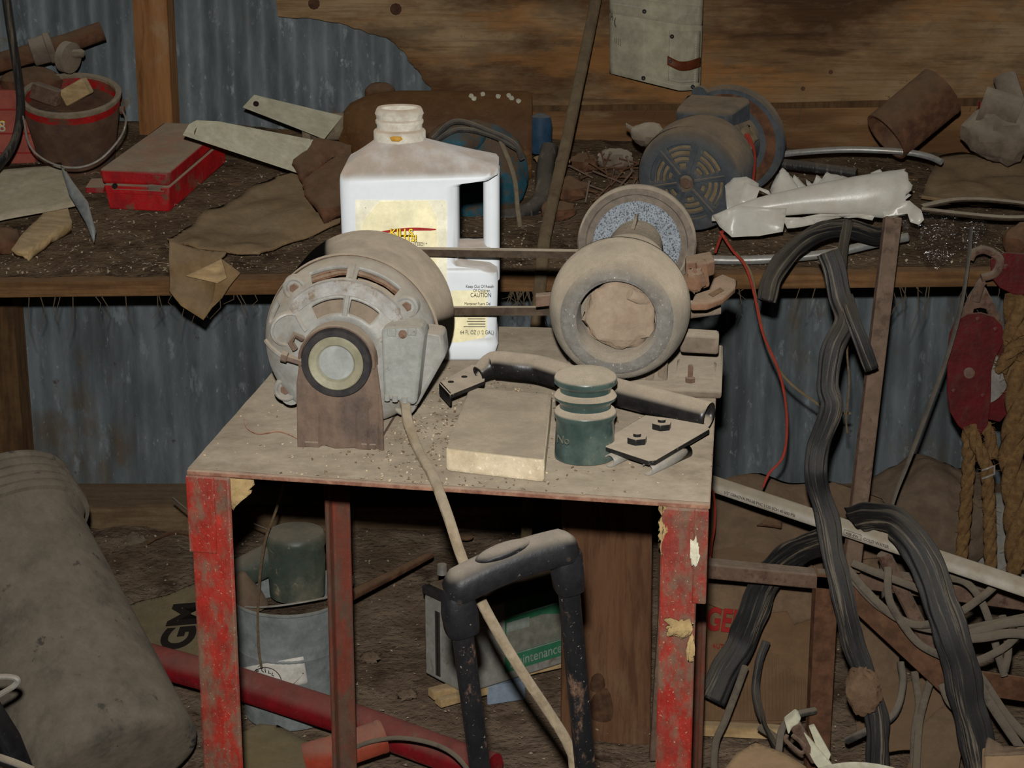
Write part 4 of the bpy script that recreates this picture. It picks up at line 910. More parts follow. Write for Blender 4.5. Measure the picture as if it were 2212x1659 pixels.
# red metal box
A_ = onb(236, 452, 0); B_ = onb(366, 458, 0); C_ = onb(488, 352, 0); D_ = A_+(C_-B_)
hh = .074
bx_ = thing('red_metal_box', 'dented red metal box with dusty lid on the bench', 'box', (A_+B_+C_+D_)/4)
low = [A_, B_, C_, D_]; top = [p+V((0, 0, hh))+(q) for p, q in zip(low, (V((-.012, -.004, 0)), V((.004, -.004, 0)), V((0, 0, 0)), V((-.008, 0, 0))))]
mid = [low[i].lerp(top[i], .62) for i in range(4)]
MB().loft([low, mid]).build('box_body', mt['redbox'], bx_, bev=.003)
lid = MB().loft([[p+V((0, 0, .001))+(p-(A_+C_)/2)*.02 for p in mid], [p+(p-(A_+C_)/2)*.015 for p in top]]).build('lid', mt['redbox'], bx_, bev=.006)
fd = (B_-A_).normalized(); fn = V((fd.y, -fd.x, 0))
MB().box(low[0].lerp(mid[1], .5)+fn*.001+V((0, 0, .012)), fd*.048, fn*.004, V((0, 0, .004))).build('latch_ledge', mt['redbox'], bx_, bev=.001)
MB().lathe([(.005, -.003), (.005, .002), (.003, .003)], W(248, 402, A_.y-.006), (0, 1, 0), 12).build('rivet', mt['dark'], bx_)
MB().blob(W(335, 406, A_.y-.01), [(.014, 0, 0), (0, .004, 0), (0, 0, .012)], .2, 20, 14, 8, 2).build('dent_patch', mt['iron'], bx_)
T(MB().cell(onb(185, 418, 0), onb(225, 418)-onb(185, 418), (0, .05, .008), (0, 0, .012)).build('red_scrap', mt['redbox'], bev=.002), 'small dusty red scrap bar between pail and red box', 'scrap')
# tan sheet metal with a bent side flap
sm = thing('tan_sheet_metal', 'dusty tan sheet of metal lying at the left bench edge', 'sheet metal', onb(90, 480))
sheet([onb(-60, 372, .050), onb(-20, 366, .05), onb(132, 352, .06), onb(186, 436, .050), onb(120, 452, .045), onb(0, 475, .04), onb(-60, 480, .04)], 'sheet', mt['tan_metal'], sm, .002, 3, .003, 6)
sheet([W(132, 356, 3.17), W(190, 437, 3.10), W(207, 500, 3.085), W(203, 525, 3.08), W(185, 480, 3.09), W(150, 420, 3.13)], 'bent_flap', mt['galv_pail'], sm, .002, 2, .002, 6)
# wooden chunks at the left
T(sheet([onb(28, 545, .016), onb(34, 535, .022), onb(105, 462, .025), onb(145, 452, .025), onb(155, 490, .018), onb(60, 553, .014)], 'wood_chunk', mt['wood_pale'], None, .022, 3, .004, 20), 'split pale wood chunk under the tan sheet metal', 'wood')
T(MB().blob(onb(8, 520, .02), [(.03, 0, 0), (0, .03, 0), (0, 0, .024)], .2, 14, 18, 12, 6).build('dark_lump', mt['rust_dark']), 'dark rusty lump at the left edge of the bench', 'lump')
# burlap rag draped over the bench edge
rag = thing('burlap_rag', 'stiff brown burlap rag draped over the front bench edge', 'rag', onb(540, 560))
def rz(px, py, d): return onb(px, py, d)
sheet([rz(362, 520, .03), rz(395, 492, .04), rz(470, 445, .04), rz(590, 385, .04), rz(700, 360, .05), rz(748, 372, .05), rz(735, 480, .03), rz(640, 520, .02), rz(560, 560, .018), rz(490, 548, .03), rz(430, 538, .04)], 'rag_top', mt['burlap'], rag, .004, 4, .012, 9, 2)
YR = 3.02
sheet([W(366, 522, YR+.03), W(430, 538, YR+.03), W(492, 548, YR+.02), W(478, 560, YR), W(520, 590, YR-.005), W(478, 640, YR-.02), W(455, 660, YR-.03), W(440, 692, YR-.03), W(392, 662, YR-.03), W(368, 632, YR-.02), W(368, 590, YR)], 'rag_drape', mt['burlap'], rag, .004, 4, .014, 12, 5)
sheet([W(400, 596, YR-.02), W(478, 560, YR-.01), W(490, 600, YR-.02), W(470, 612, YR-.02)], 'rag_fold', mt['wood_pale'], rag, .003, 3, .005, 30, 1)
T(sheet([W(*p) for p in ((648,372,3.30),(655,345,3.31),(690,314,3.33),(760,326,3.33),(756,455,3.22),(700,482,3.20),(672,440,3.24),(660,400,3.28))], 'brown_casting', mt['rust_dark'], None, .05, 3, .01, 14, 2), 'dark brown rusty slab standing left of the white jug', 'slab')
for i, (x, y, r_) in enumerate(((652, 490, .014), (632, 478, .012), (668, 505, .010), (640, 500, .009))):
    T(MB().blob(onb(x, y, r_*1.6), [(r_, 0, 0), (0, r_, 0), (0, 0, r_*.8)], .2, 20, 14, 10, i).build('pebble', mt['rock']), 'small grey pebble in the cluster on the burlap rag', 'pebble', 'pebbles on the burlap rag')
# cream V bracket: two flat arms
vb = thing('cream_metal_bracket', 'cream painted V-shaped sheet metal bracket with rusty edges on the bench', 'bracket', W(560, 360, 3.3))
def arm(pts, nm): 
    o_ = MB().prism([W(*p) for p in pts], (0, .004, -.002)).build(nm, mt['white_metal'], vb, bev=.0008); return o_
lo_ = arm([(394,291,3.22),(408,268,3.26),(424,259,3.27),(470,262,3.28),(752,316,3.42),(748,324,3.42),(700,372,3.32),(640,372,3.28)], 'lower_arm')
ua = arm([(524,231,3.52),(549,204,3.56),(672,236,3.58),(740,250,3.58),(700,300,3.48),(640,276,3.50)], 'upper_arm')
MB().lathe([(.0055, -.001), (.0055, .0005), (0, .0005)], W(553, 224, 3.522), (0, 1, .4), 12).build('bolt_hole', mt['dark'], ua)
sheet([W(420, 284, 3.215), W(424, 276, 3.215), W(420, 290, 3.213)], 'rust_stain', mt['rust'], lo_, .001, 0, 0)
# rusty tank on its side
tank = thing('rusty_tank', 'rusty brown steel tank with a neck lying behind the jug', 'tank', W(940, 430, 3.62))
ta = W(1146, 296, 3.62); tb_ = W(735, 294, 3.62); tax = (tb_-ta); tl_ = tax.length; R_ = .088
MB().lathe([(0, -.002), (R_*.94, -.002), (R_, .008), (R_, tl_-.12), (R_*.97, tl_-.085), (R_*.88, tl_-.05), (R_*.72, tl_-.02), (R_*.5, tl_-.004), (.035, tl_), (.0, tl_)], ta, tax, 48).build('tank_shell', mt['rust_tank'], tank)
MB().lathe([(.026, -.01), (.026, .055), (.022, .056)], tb_+V((0, -.02, .022)), tax, 24).build('tank_neck', mt['cord'], tank)
MB().lathe([(.02, .05), (.041, .052), (.042, .066), (.036, .068), (.02, .067)], tb_+V((0, -.02, .016)), tax, 28).build('neck_flange', mt['cord'], tank)
MB().blob(W(822, 200, 3.66), [(.03, 0, 0), (0, .03, 0), (0, 0, .02)], .1, 10, 16, 10, 2).build('lug', mt['rust_dark'], tank)
for i, (x, y) in enumerate(((1018,207),(1024,213),(1043,203),(1099,206),(1105,212),(1120,218),(1076,208))):
    p = W(x, y, 3.62); dz_ = p.z-ta.z; yy = math.sqrt(max(0, R_*R_-dz_*dz_)); p = W(x, y, 3.62-yy-.001)
    MB().blob(p, [(.005, 0, 0), (0, .002, 0), (0, .002, .004)], .3, 20, 10, 6, i).build('paint_fleck', mt['white_paint'], tank)
# teal casing with wound cord
tl = thing('teal_casing', 'rusty teal painted round casing wound with black cord behind the jug', 'casing', W(1030, 510, 3.38))
tcn = W(1030, 378, 3.40)
MB().blob(tcn, [(.09, 0, 0), (0, .07, 0), (0, 0, .098)], .10, 12, 30, 20, 5).build('shell', mt['teal'], tl)
MB().blob(W(985, 300, 3.36), [(.052, 0, 0), (0, .05, 0), (0, 0, .03)], .1, 10, 24, 14, 9).build('cap', mt['teal'], tl)
for i, pts in enumerate(([(935,300),(985,262),(1060,285),(1110,310),(1128,345)], [(932,310),(990,280),(1060,292),(1118,322)], [(1080,300),(1110,380),(1118,450),(1122,500),(1100,530)])):
    MB().tube(pth([(x, y, 3.30+.0*k) for k, (x, y) in enumerate(pts)], 8), .0048 if i < 2 else .0042, 8).build('cord_turn', mt['cable_dark'] if i < 2 else mt['cord'], tl)
# blue handle and black hose
T(MB().lathe([(0, 0), (.018, 0), (.022, .01), (.0225, .055), (.019, .07), (.008, .076), (0, .077)], W(1166, 330, 3.60), (.02, 0, 1), 24).build('blue_tool', mt['blue']), 'dark blue rounded handle end standing right of the rusty tank', 'handle')
T(MB().tube(pth([(1188,318,3.5),(1178,360,3.47),(1172,420,3.42),(1150,452,3.38),(1110,468,3.36),(1060,472,3.36)], 8), .0165, 14).build('black_hose', mt['innertube']), 'thick black hose curving behind the jug and pole', 'hose')
T(sheet([onb(1150, 340, .06), onb(1215, 330, .065), onb(1235, 352, .05), onb(1195, 360, .05), onb(1165, 366, .045)], 'curled_leaf', mt['burlap'], None, .003, 3, .012, 20, 3), 'curled brown rag scrap beside the pole under the wall plank', 'rag')
# rusty nails pile
random.seed(21)
for i in range(34):
    p = onb(random.uniform(1250, 1385), random.uniform(345, 425), .012+.02*random.random()); d_ = V((random.gauss(0, 1), random.gauss(0, .8), random.gauss(0, .5))).normalized()
    l_ = random.uniform(.02, .045)
    o_ = MB().tube([p-d_*l_, p+d_*l_*.97, p+d_*l_], lambda q: .0017 if q < .9 else .0036, 6).build('bent_nail', mt['rust_dark' if i % 3 else 'rust'])
    T(o_, 'rusty nail in the tangled heap left of the blue-grey motor', 'nail', 'rusty nails heaped on the bench')
for i, (x, y, s_, lb) in enumerate(((1262, 352, .03, 'dark rusty scrap lump at the back of the nail heap'), (1330, 345, .036, 'pale dusty scrap lump behind the nail heap'), (1230, 410, .035, 'brown flat scrap leaning by the pole'), (1205, 455, .03, 'brown crumpled scrap at the foot of the pole'))):
    T(MB().blob(onb(x, y, s_*.6), [(s_, 0, 0), (0, s_*.8, 0), (0, 0, s_*.6)], .3, 16, 16, 10, i+3).build('scrap_lump', mt['rust_dark' if i != 1 else 'iron']), lb, 'scrap')
# ---------------------------------------------------------------- blue-grey motor
f0 = W(1484, 392, 3.13); f1 = W(1578, 302, 3.36); bax = (f1-f0).normalized(); bu, bv, _ = basis(bax); bv = -bv if bv.x < 0 else bv
def bpnt(r, a, s): t = math.radians(a); return f0+bax*s+bv*r*math.cos(t)+bu*r*math.sin(t)
bm_ = thing('blue_motor', 'blue-grey electric motor with slotted fan cover lying on the bench', 'motor', V((f0.x, f0.y+.1, zb(f0.x, f0.y+.1))))
LB = (f1-f0).length; RM = .093
MB().lathe([(RM-.004, .010), (RM, .02), (RM+.001, .06), (RM-.004, .10), (RM-.012, .12), (RM-.03, .15), (RM-.035, LB+.01)], f0, bax, 56).build('shell', mt['bluemotor'], bm_)
rd = [.012, .020, .027, .0335, .0375, .044, .048, .0545, .0585, .065, .068, .071, .074, .078, .083, .088, .092]
dp_ = [.0, .0, .0005, .001, .001, .0015, .002, .002, .0025, .003, .003, .0035, .004, .006, .008, .011, .018]
NA = 100; vs = [bpnt(r, 360*j/NA, dp_[i]-.004) for i, r in enumerate(rd) for j in range(NA)]; fs = []
for i in range(len(rd)-1):
    for j in range(NA):
        a_ = (360*(j+.5)/NA-12) % 60
        hole = i in (2, 4, 6, 8) and 9 < a_ < 51
        if i == 2 and not 18 < a_ < 42: hole = False
        if not hole: fs.append((i*NA+j, i*NA+(j+1) % NA, (i+1)*NA+(j+1) % NA, (i+1)*NA+j))
fcv = MB().add(vs, fs).build('fan_cover', mt['bluemotor'], bm_, ang=50)
k = fcv.modifiers.new('thickness', 'SOLIDIFY'); k.thickness = .003; k.offset = -1
MB().lathe([(0, .0), (.06, .004), (.085, .012)], f0+bax*.006, bax, 40).build('inner_core', mt['vent_tan'], bm_)
MB().lathe([(0, -.010), (.009, -.009), (.012, -.004), (.014, .0)], f0, bax, 24).build('shaft_end', mt['rust'], bm_)
for t in (12, 72, 132, 192, 252, 312): MB().tube([bpnt(.016, t, -.006), bpnt(.068, t, -.002)], [.0032, .002], 6).build('spoke_rib', mt['bluemotor'], fcv)
MB().lathe([(.05, -.014), (.096, -.012), (.1005, -.008), (.1005, .006), (.096, .010), (.05, .012)], f1, bax, 56).build('flange', mt['bluemotor'], bm_)
MB().lathe([(.070, -.0155), (.088, -.014)], f1, bax, 56, cap=False).build('flange_groove', mt['rust_dark'], bm_)
tpx = f1-bax*.06+V((-.02, 0, .055))
MB().loft([[tpx+bax*s_+bv*x_+bu*z_ for s_, x_ in ((-.045,-.05),(-.045,.05),(.055,.06),(.055,-.06))] for z_ in (-.02, .028)]).build('terminal_housing', mt['bluemotor'], bm_, bev=.010)
MB().lathe([(.0065, -.004), (.015, -.004), (.016, .0), (.015, .006), (.0065, .006)], W(1512, 204, 3.36), bax, 20).build('lifting_lug', mt['bluemotor'], bm_)
MB().blob(W(1612, 300, 3.26), [(.018, 0, 0), (0, .015, 0), (0, 0, .022)], .4, 30, 14, 10, 1).build('torn_wrap', mt['vent_tan'], bm_)
MB().blob(W(1400, 290, 3.2), [(.03, 0, 0), (0, .03, 0), (0, 0, .02)], .2, 20, 14, 10, 7).build('mount_foot', mt['iron'], bm_)
MB().cell(W(1352, 275, 3.2), W(1395, 300, 3.2)-W(1352, 275, 3.2), (0, .02, 0), (0, 0, .006)).build('mount_foot', mt['iron'], bm_, bev=.001)
for i, pts in enumerate(([(1610,290,3.25),(1618,320,3.22),(1605,370,3.15),(1585,420,3.10),(1572,470,3.06),(1554,520,3.02),(1545,545,3.0)], [(1616,288,3.25),(1630,330,3.22),(1628,380,3.14),(1620,420,3.09),(1600,460,3.04)])):
    T(MB().tube(pth(pts, 8), .0024, 6).build('motor_lead', mt['redwire']), ('longer red lead wire running from the blue-grey motor over the bench edge', 'shorter red lead wire beside the longer one at the blue-grey motor')[i], 'wire', 'red motor leads')
# rusty can
cn0 = W(2030, 200, 3.485); cn1 = W(1914, 296, 3.450); cax = cn1-cn0
can = MB().lathe([(.047, -.004), (.051, -.004), (.0515, 0), (.0505, .004), (.0505, cax.length), (.046, cax.length), (.046, .01), (0, .01)], cn0, cax, 40, cap=False).build('rusty_can', mt['rust_dark'])
T(can, 'open rusty can tipped over against the wall plank at the right', 'can')
# rods across the bench
T(MB().tube(pth([(1668,336,3.45),(1740,328,3.46),(1840,323,3.46),(1950,328,3.44),(2005,338,3.42),(2034,350,3.40)], 6), .006, 10).build('bent_rod', mt['rod']), 'bent grey metal rod lying behind the white plastic', 'rod')
T(MB().tube(pth([(1510,560,3.03),(1600,562,3.025),(1700,557,3.02),(1800,546,3.02),(1880,528,3.03),(1960,512,3.05)], 6), .0075, 12).build('white_conduit', mt['rod']), 'pale grey conduit lying along the bench front edge', 'conduit')
T(MB().tube(pth([(1672,352,3.5),(1760,362,3.47),(1850,375,3.44)], 6), .010, 10).build('black_bar', mt['innertube']), 'dusty dark bar lying under the bent grey rod', 'bar')
# crumpled white plastic
wp = thing('white_plastic_sheet', 'torn and crumpled white plastic sheet on the bench edge', 'plastic sheet', W(1760, 500, 3.06))
cpts = cr([W(1538, 472, 3.02), W(1620, 452, 3.02), W(1750, 432, 3.02), W(1880, 420, 3.02), W(1955, 415, 3.03)], 10)
m = MB(); rings = []
for i, p in enumerate(cpts):
    q = i/(len(cpts)-1); r_ = (.004+.034*min(1, q*1.15)**.9)
    rings.append([p+V((0, math.cos(a)*r_*.8, math.sin(a)*r_))*(1+.18*noise.noise(V((q*3, math.cos(a), math.sin(a)))))+V((.012*noise.noise(V((a*2, q*2, 7))) if i == len(cpts)-1 else 0, 0, 0)) for a in [2*math.pi*j/28 for j in range(28)]])
MB().loft(rings, cap=False).build('rolled_sheet', mt['plasticfilm'], wp, solid=.001, ang=60)
for i, pts in enumerate(([(1540,465,3.0),(1590,445,2.99),(1700,450,3.0),(1690,500,3.0),(1640,510,2.99),(1580,512,2.98),(1555,490,2.99)], [(1566,396,3.1),(1585,384,3.1),(1612,382,3.1),(1640,392,3.09),(1632,445,3.06),(1570,455,3.04)],
        [(1662,400,3.12),(1690,364,3.12),(1706,378,3.12),(1708,388,3.12),(1716,380,3.12),(1744,405,3.1),(1735,425,3.08),(1668,432,3.08)], [(1740,386,3.1),(1756,392,3.1),(1764,375,3.1),(1778,382,3.1),(1786,368,3.1),(1815,380,3.1),(1850,390,3.08),(1830,410,3.05),(1750,415,3.06)],
        [(1880,375,3.05),(1900,366,3.05),(1912,380,3.05),(1944,376,3.05),(1946,392,3.05),(1915,402,3.04),(1925,420,3.04),(1952,402,3.04),(1956,415,3.04),(1970,420,3.03),(1955,432,3.03),(1900,432,3.03)],
        [(1900,440,3.0),(1965,433,3.0),(1990,455,2.99),(1996,475,2.98),(1985,486,2.98),(1966,480,2.98),(1960,462,2.99),(1910,470,3.0)], [(1690,470,3.0),(1800,462,3.0),(1890,468,3.0),(1885,478,3.0),(1820,470,3.01),(1700,492,3.0)], [(1608,395,3.05),(1660,412,3.04),(1668,424,3.04),(1640,412,3.04),(1626,450,3.03),(1596,440,3.03)])):
    sheet([W(*p) for p in pts], 'torn_flap', mt['plasticfilm'], wp, .0012, 4, .007, 22, i)
T(sheet([W(*p) for p in ((1940,440,3.06),(1985,452,3.05),(2060,460,3.03),(2142,480,3.01),(2120,510,3.0),(2095,545,2.99),(2060,560,2.98),(2030,580,2.97),(2005,582,2.97),(1985,560,2.98),(1968,520,3.0),(1945,490,3.02),(1900,478,3.03))], 'clear_wrap', mt['clear'], None, 0, 5, .018, 30, 4, ang=180), 'crinkled clear plastic wrap hanging over the bench edge', 'plastic wrap')
# dusty castings and belts at the right end of the bench
T(sheet([onb(1990, 420, .03), onb(2030, 340, .03), onb(2280, 320, .03), onb(2280, 430, .03), onb(2100, 440, .03)], 'rubber_mat', mt['burlap'], None, .006, 4, .012, 9, 3), 'brown woven mat scrap lying at the right end of the bench', 'mat')
for i, (pts, lb) in enumerate((([(1990,446,3.02),(2060,432,3.03),(2140,432,3.03),(2280,448,3.02)], 'upper dusty belt strip along the right bench edge'), ([(1990,452,3.0),(2080,462,2.99),(2180,470,2.98),(2280,466,2.98)], 'lower dusty belt strip along the right bench edge'))):
    T(MB().tube(pth(pts, 8), .010, 10, flat=.35, ref=(0, 0, 1)).build('belt_strip', mt['belt']), lb, 'belt', 'belt strips at the right')
gc = thing('dusty_castings', 'dust-caked machine casting standing at the right end of the bench', 'casting', W(2160, 340, 3.5))
MB().blob(W(2165, 285, 3.52), [(.07, 0, 0), (0, .06, 0), (0, 0, .055)], .25, 14, 24, 16, 2).build('casting_body', mt['iron'], gc)
MB().tube([W(2120, 225, 3.52), W(2200, 250, 3.5)], .035, 18).build('casting_barrel', mt['iron'], gc)
MB().tube([W(2170, 165, 3.56), W(2215, 300, 3.5)], .022, 14).build('casting_arm', mt['iron'], gc)
T(MB().tube(pth([(2122,220,3.6),(2118,250,3.6),(2112,270,3.6)], 4), .007, 8).build('red_peg', mt['redpipe']), 'small red peg hanging on the plank by the dusty casting', 'peg')
# ================================================================= under and in front of the stand
# telescopic luggage handle
YH = 1.60
lh = thing('luggage_handle', 'scuffed black telescopic luggage handle standing in front of the stand', 'handle', W(1150, 1659, YH+.1))
gl = W(985, 1272, YH); gr_ = W(1222, 1183, YH+.03); gx = (gr_-gl).normalized()
u1, u2, _ = basis(gx, (0, 0, 1))
rings = []
for k in range(25):
    q = k/24; p = gl-gx*.010+(gr_-gl+gx*.020)*q; p = p+V((0, 0, .006*math.sin(math.pi*q)))
    e = min(1, min(q, 1-q)*9+.30); 
    rings.append([p+u1*.0165*e**.5*math.copysign(abs(math.cos(a))**.75, math.cos(a))+u2*.0175*e**.5*math.copysign(abs(math.sin(a))**.75, math.sin(a)) for a in [2*math.pi*j/24 for j in range(24)]])
gp_ = MB().loft(rings).build('grip', mt['black_plastic'], lh, ang=60)
bt_ = gl+(gr_-gl)*.47+u1*.019+V((0, -.004, .002))
MB().blob(bt_, [gx*.027, u2*.0125, u1*.006], 0, 1, 28, 10).build('release_button', mt['black_plastic'], gp_)
tdir = {}
for i, (g0, x0, y0, x1, y1) in enumerate(((gl, 989, 1292, 1042, 1700), (gr_, 1222, 1200, 1268, 1700))):
    a = W(x0, y0, g0.y+.002); b = W(x1, y1, g0.y+.06); d_ = (b-a); tn = d_.normalized()
    v1, v2, _ = basis(tn, gx)
    def ringat(p, hw, hd): return [p+v1*hw*math.copysign(abs(math.cos(t))**.6, math.cos(t))+v2*hd*math.copysign(abs(math.sin(t))**.6, math.sin(t)) for t in [2*math.pi*j/20 for j in range(20)]]
    MB().loft([ringat(a-tn*.010, .010, .011), ringat(a-tn*.003, .0145, .0145), ringat(a+tn*.018, .0165-.002*i, .016), ringat(a+tn*.036, .0158-.002*i, .0150), ringat(a+tn*.038, .0135-.002*i, .013)]).build('corner_socket', mt['black_plastic'], gp_, ang=50)
    end = a+d_*((a.z-.012)/(-d_.z))
    MB().loft([ringat(a, .0098, .009), ringat(a.lerp(end, .5), .0098, .009), ringat(end, .0098, .009)]).build('tube', mt['black_tube'], lh, ang=50)
    MB().lathe([(.0022, -.001), (.0022, .001)], a+V((.002, -.0195, .004)), (0, 1, 0), 8).build('pin_hole', mt['dark'], gp_)
# galvanised pail
pc_ = onz(628, 1532, .012); hr = W(628, 1272, pc_.y).z-pc_.z
s_ = pm(pc_+V((0, 0, .1)))
gp = thing('galvanised_pail', 'galvanised metal pail with white paper label under the stand', 'pail', pc_)
pax = V((.02, -.03, 1)).normalized()
r0_, r1_ = 98*s_, 126*s_
pro = [(0, .0), (r0_, 0), (r0_+.001, .004)]
for k in range(1, 40):
    q = k/40; r_ = r0_+(r1_-r0_)*q
    for c_ in (.60, .665): r_ += .0022*math.exp(-((q-c_)/.014)**2)
    pro.append((r_, hr*q))
pro += [(r1_+.003, hr*.99), (r1_+.003, hr), (r1_-.001, hr+.001), (r1_-.003, hr-.003)]+[(r0_+(r1_-r0_)*q-.003, hr*q) for q in (.9, .7, .5)]+[(0, hr*.5)]
MB().lathe(pro, pc_, pax, 56, cap=False).build('pail_body', mt['galv_pail'], gp)
m = MB(); n_ = 10
def pw(px, py, o_=.0008):       # a point on the pail wall
    a, b = ray(px, py); lo, hi = pc_.y-.25, pc_.y
    for i in range(40):
        Y = (lo+hi)/2; p = W(px, py, Y); h = (p-pc_).dot(pax); q = min(1, max(0, h/hr)); r_ = r0_+(r1_-r0_)*q+o_
        if (p-pc_-pax*h).length > r_: lo = Y
        else: hi = Y
    return W(px, py, lo)
vs = [pw((524+(655-524)*i/n_)+(10*j/6), 1442-24*i/n_+(1500-1442)*j/6+ (0)) for j in range(7) for i in range(n_+1)]
lb_ = MB().add(vs, [(j*(n_+1)+i, j*(n_+1)+i+1, (j+1)*(n_+1)+i+1, (j+1)*(n_+1)+i) for j in range(6) for i in range(n_)]).build('paper_label', mt['paper'], gp, solid=.0006, ang=80)
m = MB()
for a0_, a1_, rr in ((10, 170, 36), (200, 345, 22)):
    m.tube([pw(573+rr*math.cos(math.radians(t)), 1478-rr*1.0*math.sin(math.radians(t)), .0016) for t in range(a0_, a1_, 8)], .0007, 4)
m.tube([pw(528, 1462, .0016), pw(561, 1438, .0016), pw(656, 1455, .0016), pw(628, 1484, .0016)], .0006, 4)
m.build('label_lines', mt['ink'], lb_)
for ch, t in zip('ORGILL', (140, 118, 97, 84, 70, 54)):
    p = pw(573+27*math.cos(math.radians(t))-4, 1478-27*math.sin(math.radians(t))+2, .002); text(ch, p, V((math.sin(math.radians(t)), -.1, -math.cos(math.radians(t))*.9+.18)), V((math.cos(math.radians(t)), 0, math.sin(math.radians(t)))), .012, mt['ink'], lb_)
e_l = pw(505, 1310); 
MB().lathe([(.009, -.004), (.009, .006)], W(755, 1255, pc_.y), (1, 0, 0), 12).build('bail_ear', mt['galv_pail'], gp)
MB().tube(pth([(502,1308,pc_.y-.03),(560,1312,pc_.y-.085),(640,1303,pc_.y-.095),(720,1286,pc_.y-.07),(756,1262,pc_.y)], 8), .0017, 6).build('bail_wire', mt['steel'], gp)
MB().lathe([(0, 0), (.088, 0)], pc_+pax*hr*.78, pax, 30).build('pail_fill', mt['dirt'], gp)
def cyl_ins(c, ax, s, lb):
    o_ = MB().lathe([(.034*s, 0), (.046*s, .004), (.048*s, .05), (.0485*s, .07), (.047*s, .088), (.0495*s, .093), (.0495*s, .108), (.046*s, .114), (.03*s, .118), (0, .118)], c, ax, 40).build('pail_insulator', mt['glass_dusty'])
    return T(o_, lb, 'insulator')
cyl_ins(W(642, 1262, pc_.y+.005)+V((0, 0, -.02)), V((0, 0, 1)), 1.0, 'tall dusty green glass insulator standing upright in the galvanised pail')
cyl_ins(W(505, 1245, pc_.y+.01), V((.09, .0, .045)), .55, 'smaller green glass insulator lying tilted in the galvanised pail')
T(MB().lathe([(.036, 0), (.030, .02), (.006, .062), (0, .064)], W(532, 1296, pc_.y-.03)+V((0, 0, -.012)), V((-.1, 0, 1)), 28).build('metal_funnel', mt['sack']), 'dusty cone tip sticking out of the galvanised pail', 'cone')
# big dusty pail leaning at the left
t0 = W(-15, 1062, 2.86); t1 = W(232, 1660, 2.52); bax2 = (t1-t0); bl = bax2.length
s0 = pm(t0); s1 = pm(t1)
ra, rb_ = 150*s0, 205*s1
bp2 = thing('dusty_plastic_pail', 'large dust-coated black plastic pail leaning at the lower left', 'pail', V((t1.x, t1.y, 0)))
pro = [(0, .0), (ra*.95, 0), (ra, .004)]
for k in range(5):
    h = .010+.0165*k; pro += [(ra+.009+.0022*k, h), (ra+.0105+.0022*k, h+.006), (ra+.009+.0022*k, h+.0115), (ra+.001+.0022*k, h+.013), (ra+.001+.0022*k, h+.015)]
pro += [(ra+.002, .105)]
for k in range(1, 11): pro.append((ra+.002+(rb_-ra-.002)*k/10, .105+(bl-.105)*k/10))
pro += [(rb_-.004, bl+.008), (rb_-.02, bl+.010), (0, bl+.010)]
MB().lathe(pro, t0, bax2, 64, cap=False).build('pail_wall', mt['dustypail'], bp2, ang=60)
# yellow bag with black letters behind it
yb = thing('yellow_sack', 'dirty yellow paper sack with black letters behind the leaning pail', 'sack', onz(370, 1440, .01))
_A, _B, _C = W(285, 1312, 3.02), W(470, 1240, 3.06), W(345, 1440, 2.86); _n = (_B-_A).cross(_C-_A).normalized(); _n = _n if _n.z > 0 else -_n
def onsack(px, py, h=0):
    a, b = ray(px, py); d = V((a, 1, b)); o_ = V((0, 0, CAMZ)); return o_+d*((_A+_n*h-o_).dot(_n)/d.dot(_n))
sheet([onsack(x, y) for x, y in ((280,1314),(305,1304),(330,1298),(360,1292),(400,1274),(430,1262),(470,1242),(500,1290),(500,1450),(340,1440),(300,1380))], 'sack_paper', mt['yellowcard'], yb, .014, 4, .002, 14, 2)
_r = (onsack(392, 1312)-onsack(362, 1396)).normalized(); _u = (onsack(330, 1370)-onsack(405, 1372)).normalized()
text('GM', onsack(408, 1400, .0105), _r, _u, .080, mt['ink'], yb, ext=.0006, wid=.95, bold=.035)
# red pipe across the floor
T(MB().tube([W(300, 1418, 2.88), W(520, 1478, 2.80), W(780, 1562, 2.70), W(960, 1628, 2.62), W(1066, 1664, 2.57)], .0265, 22).build('red_pipe', mt['redpipe']), 'dark red painted pipe lying slanting across the floor', 'pipe')
rp2 = thing('orange_pipe', 'short orange-red plastic pipe piece in front of the red pipe', 'pipe', W(760, 1630, 2.55))
MB().tube([W(660, 1642, 2.52), W(752, 1616, 2.53), W(828, 1590, 2.55)], .0235, 20, cap=False).build('pipe_wall', mt['orange'], rp2, solid=.004)
MB().lathe([(.0235, -.006), (.026, -.004), (.026, .003), (.0235, .005)], W(824, 1591, 2.55), V((1, .2, .3)), 24, cap=False).build('pipe_lip', mt['orange'], rp2)
T(MB().tube(pth([(758,1618,2.50),(800,1602,2.49),(850,1594,2.48),(900,1598,2.46),(950,1612,2.44),(990,1638,2.42),(1030,1690,2.40)], 8), .0036, 8, groove=.1).build('wire_cable', mt['cable']), 'stiff grey wire cable arching over the orange pipe', 'cable')
T(sheet([W(522, 1590, 2.62), W(560, 1570, 2.64), W(600, 1575, 2.64), W(720, 1640, 2.56), W(760, 1720, 2.48), W(525, 1720, 2.48)], 'dusty_board', mt['yellowcard'], None, .016, 3, .003, 8), 'dusty tan board with yellow edge behind the left front leg', 'board')
T(MB().tube(pth([(618,1010,2.80),(612,1045,2.80),(597,1100,2.81),(575,1160,2.82),(563,1230,2.82),(557,1320,2.81),(559,1400,2.78),(565,1442,2.77)], 8), .0022, 7, wob=.2).build('twine', mt['twine']), 'dusty brown twine hanging in front of the galvanised pail', 'twine')
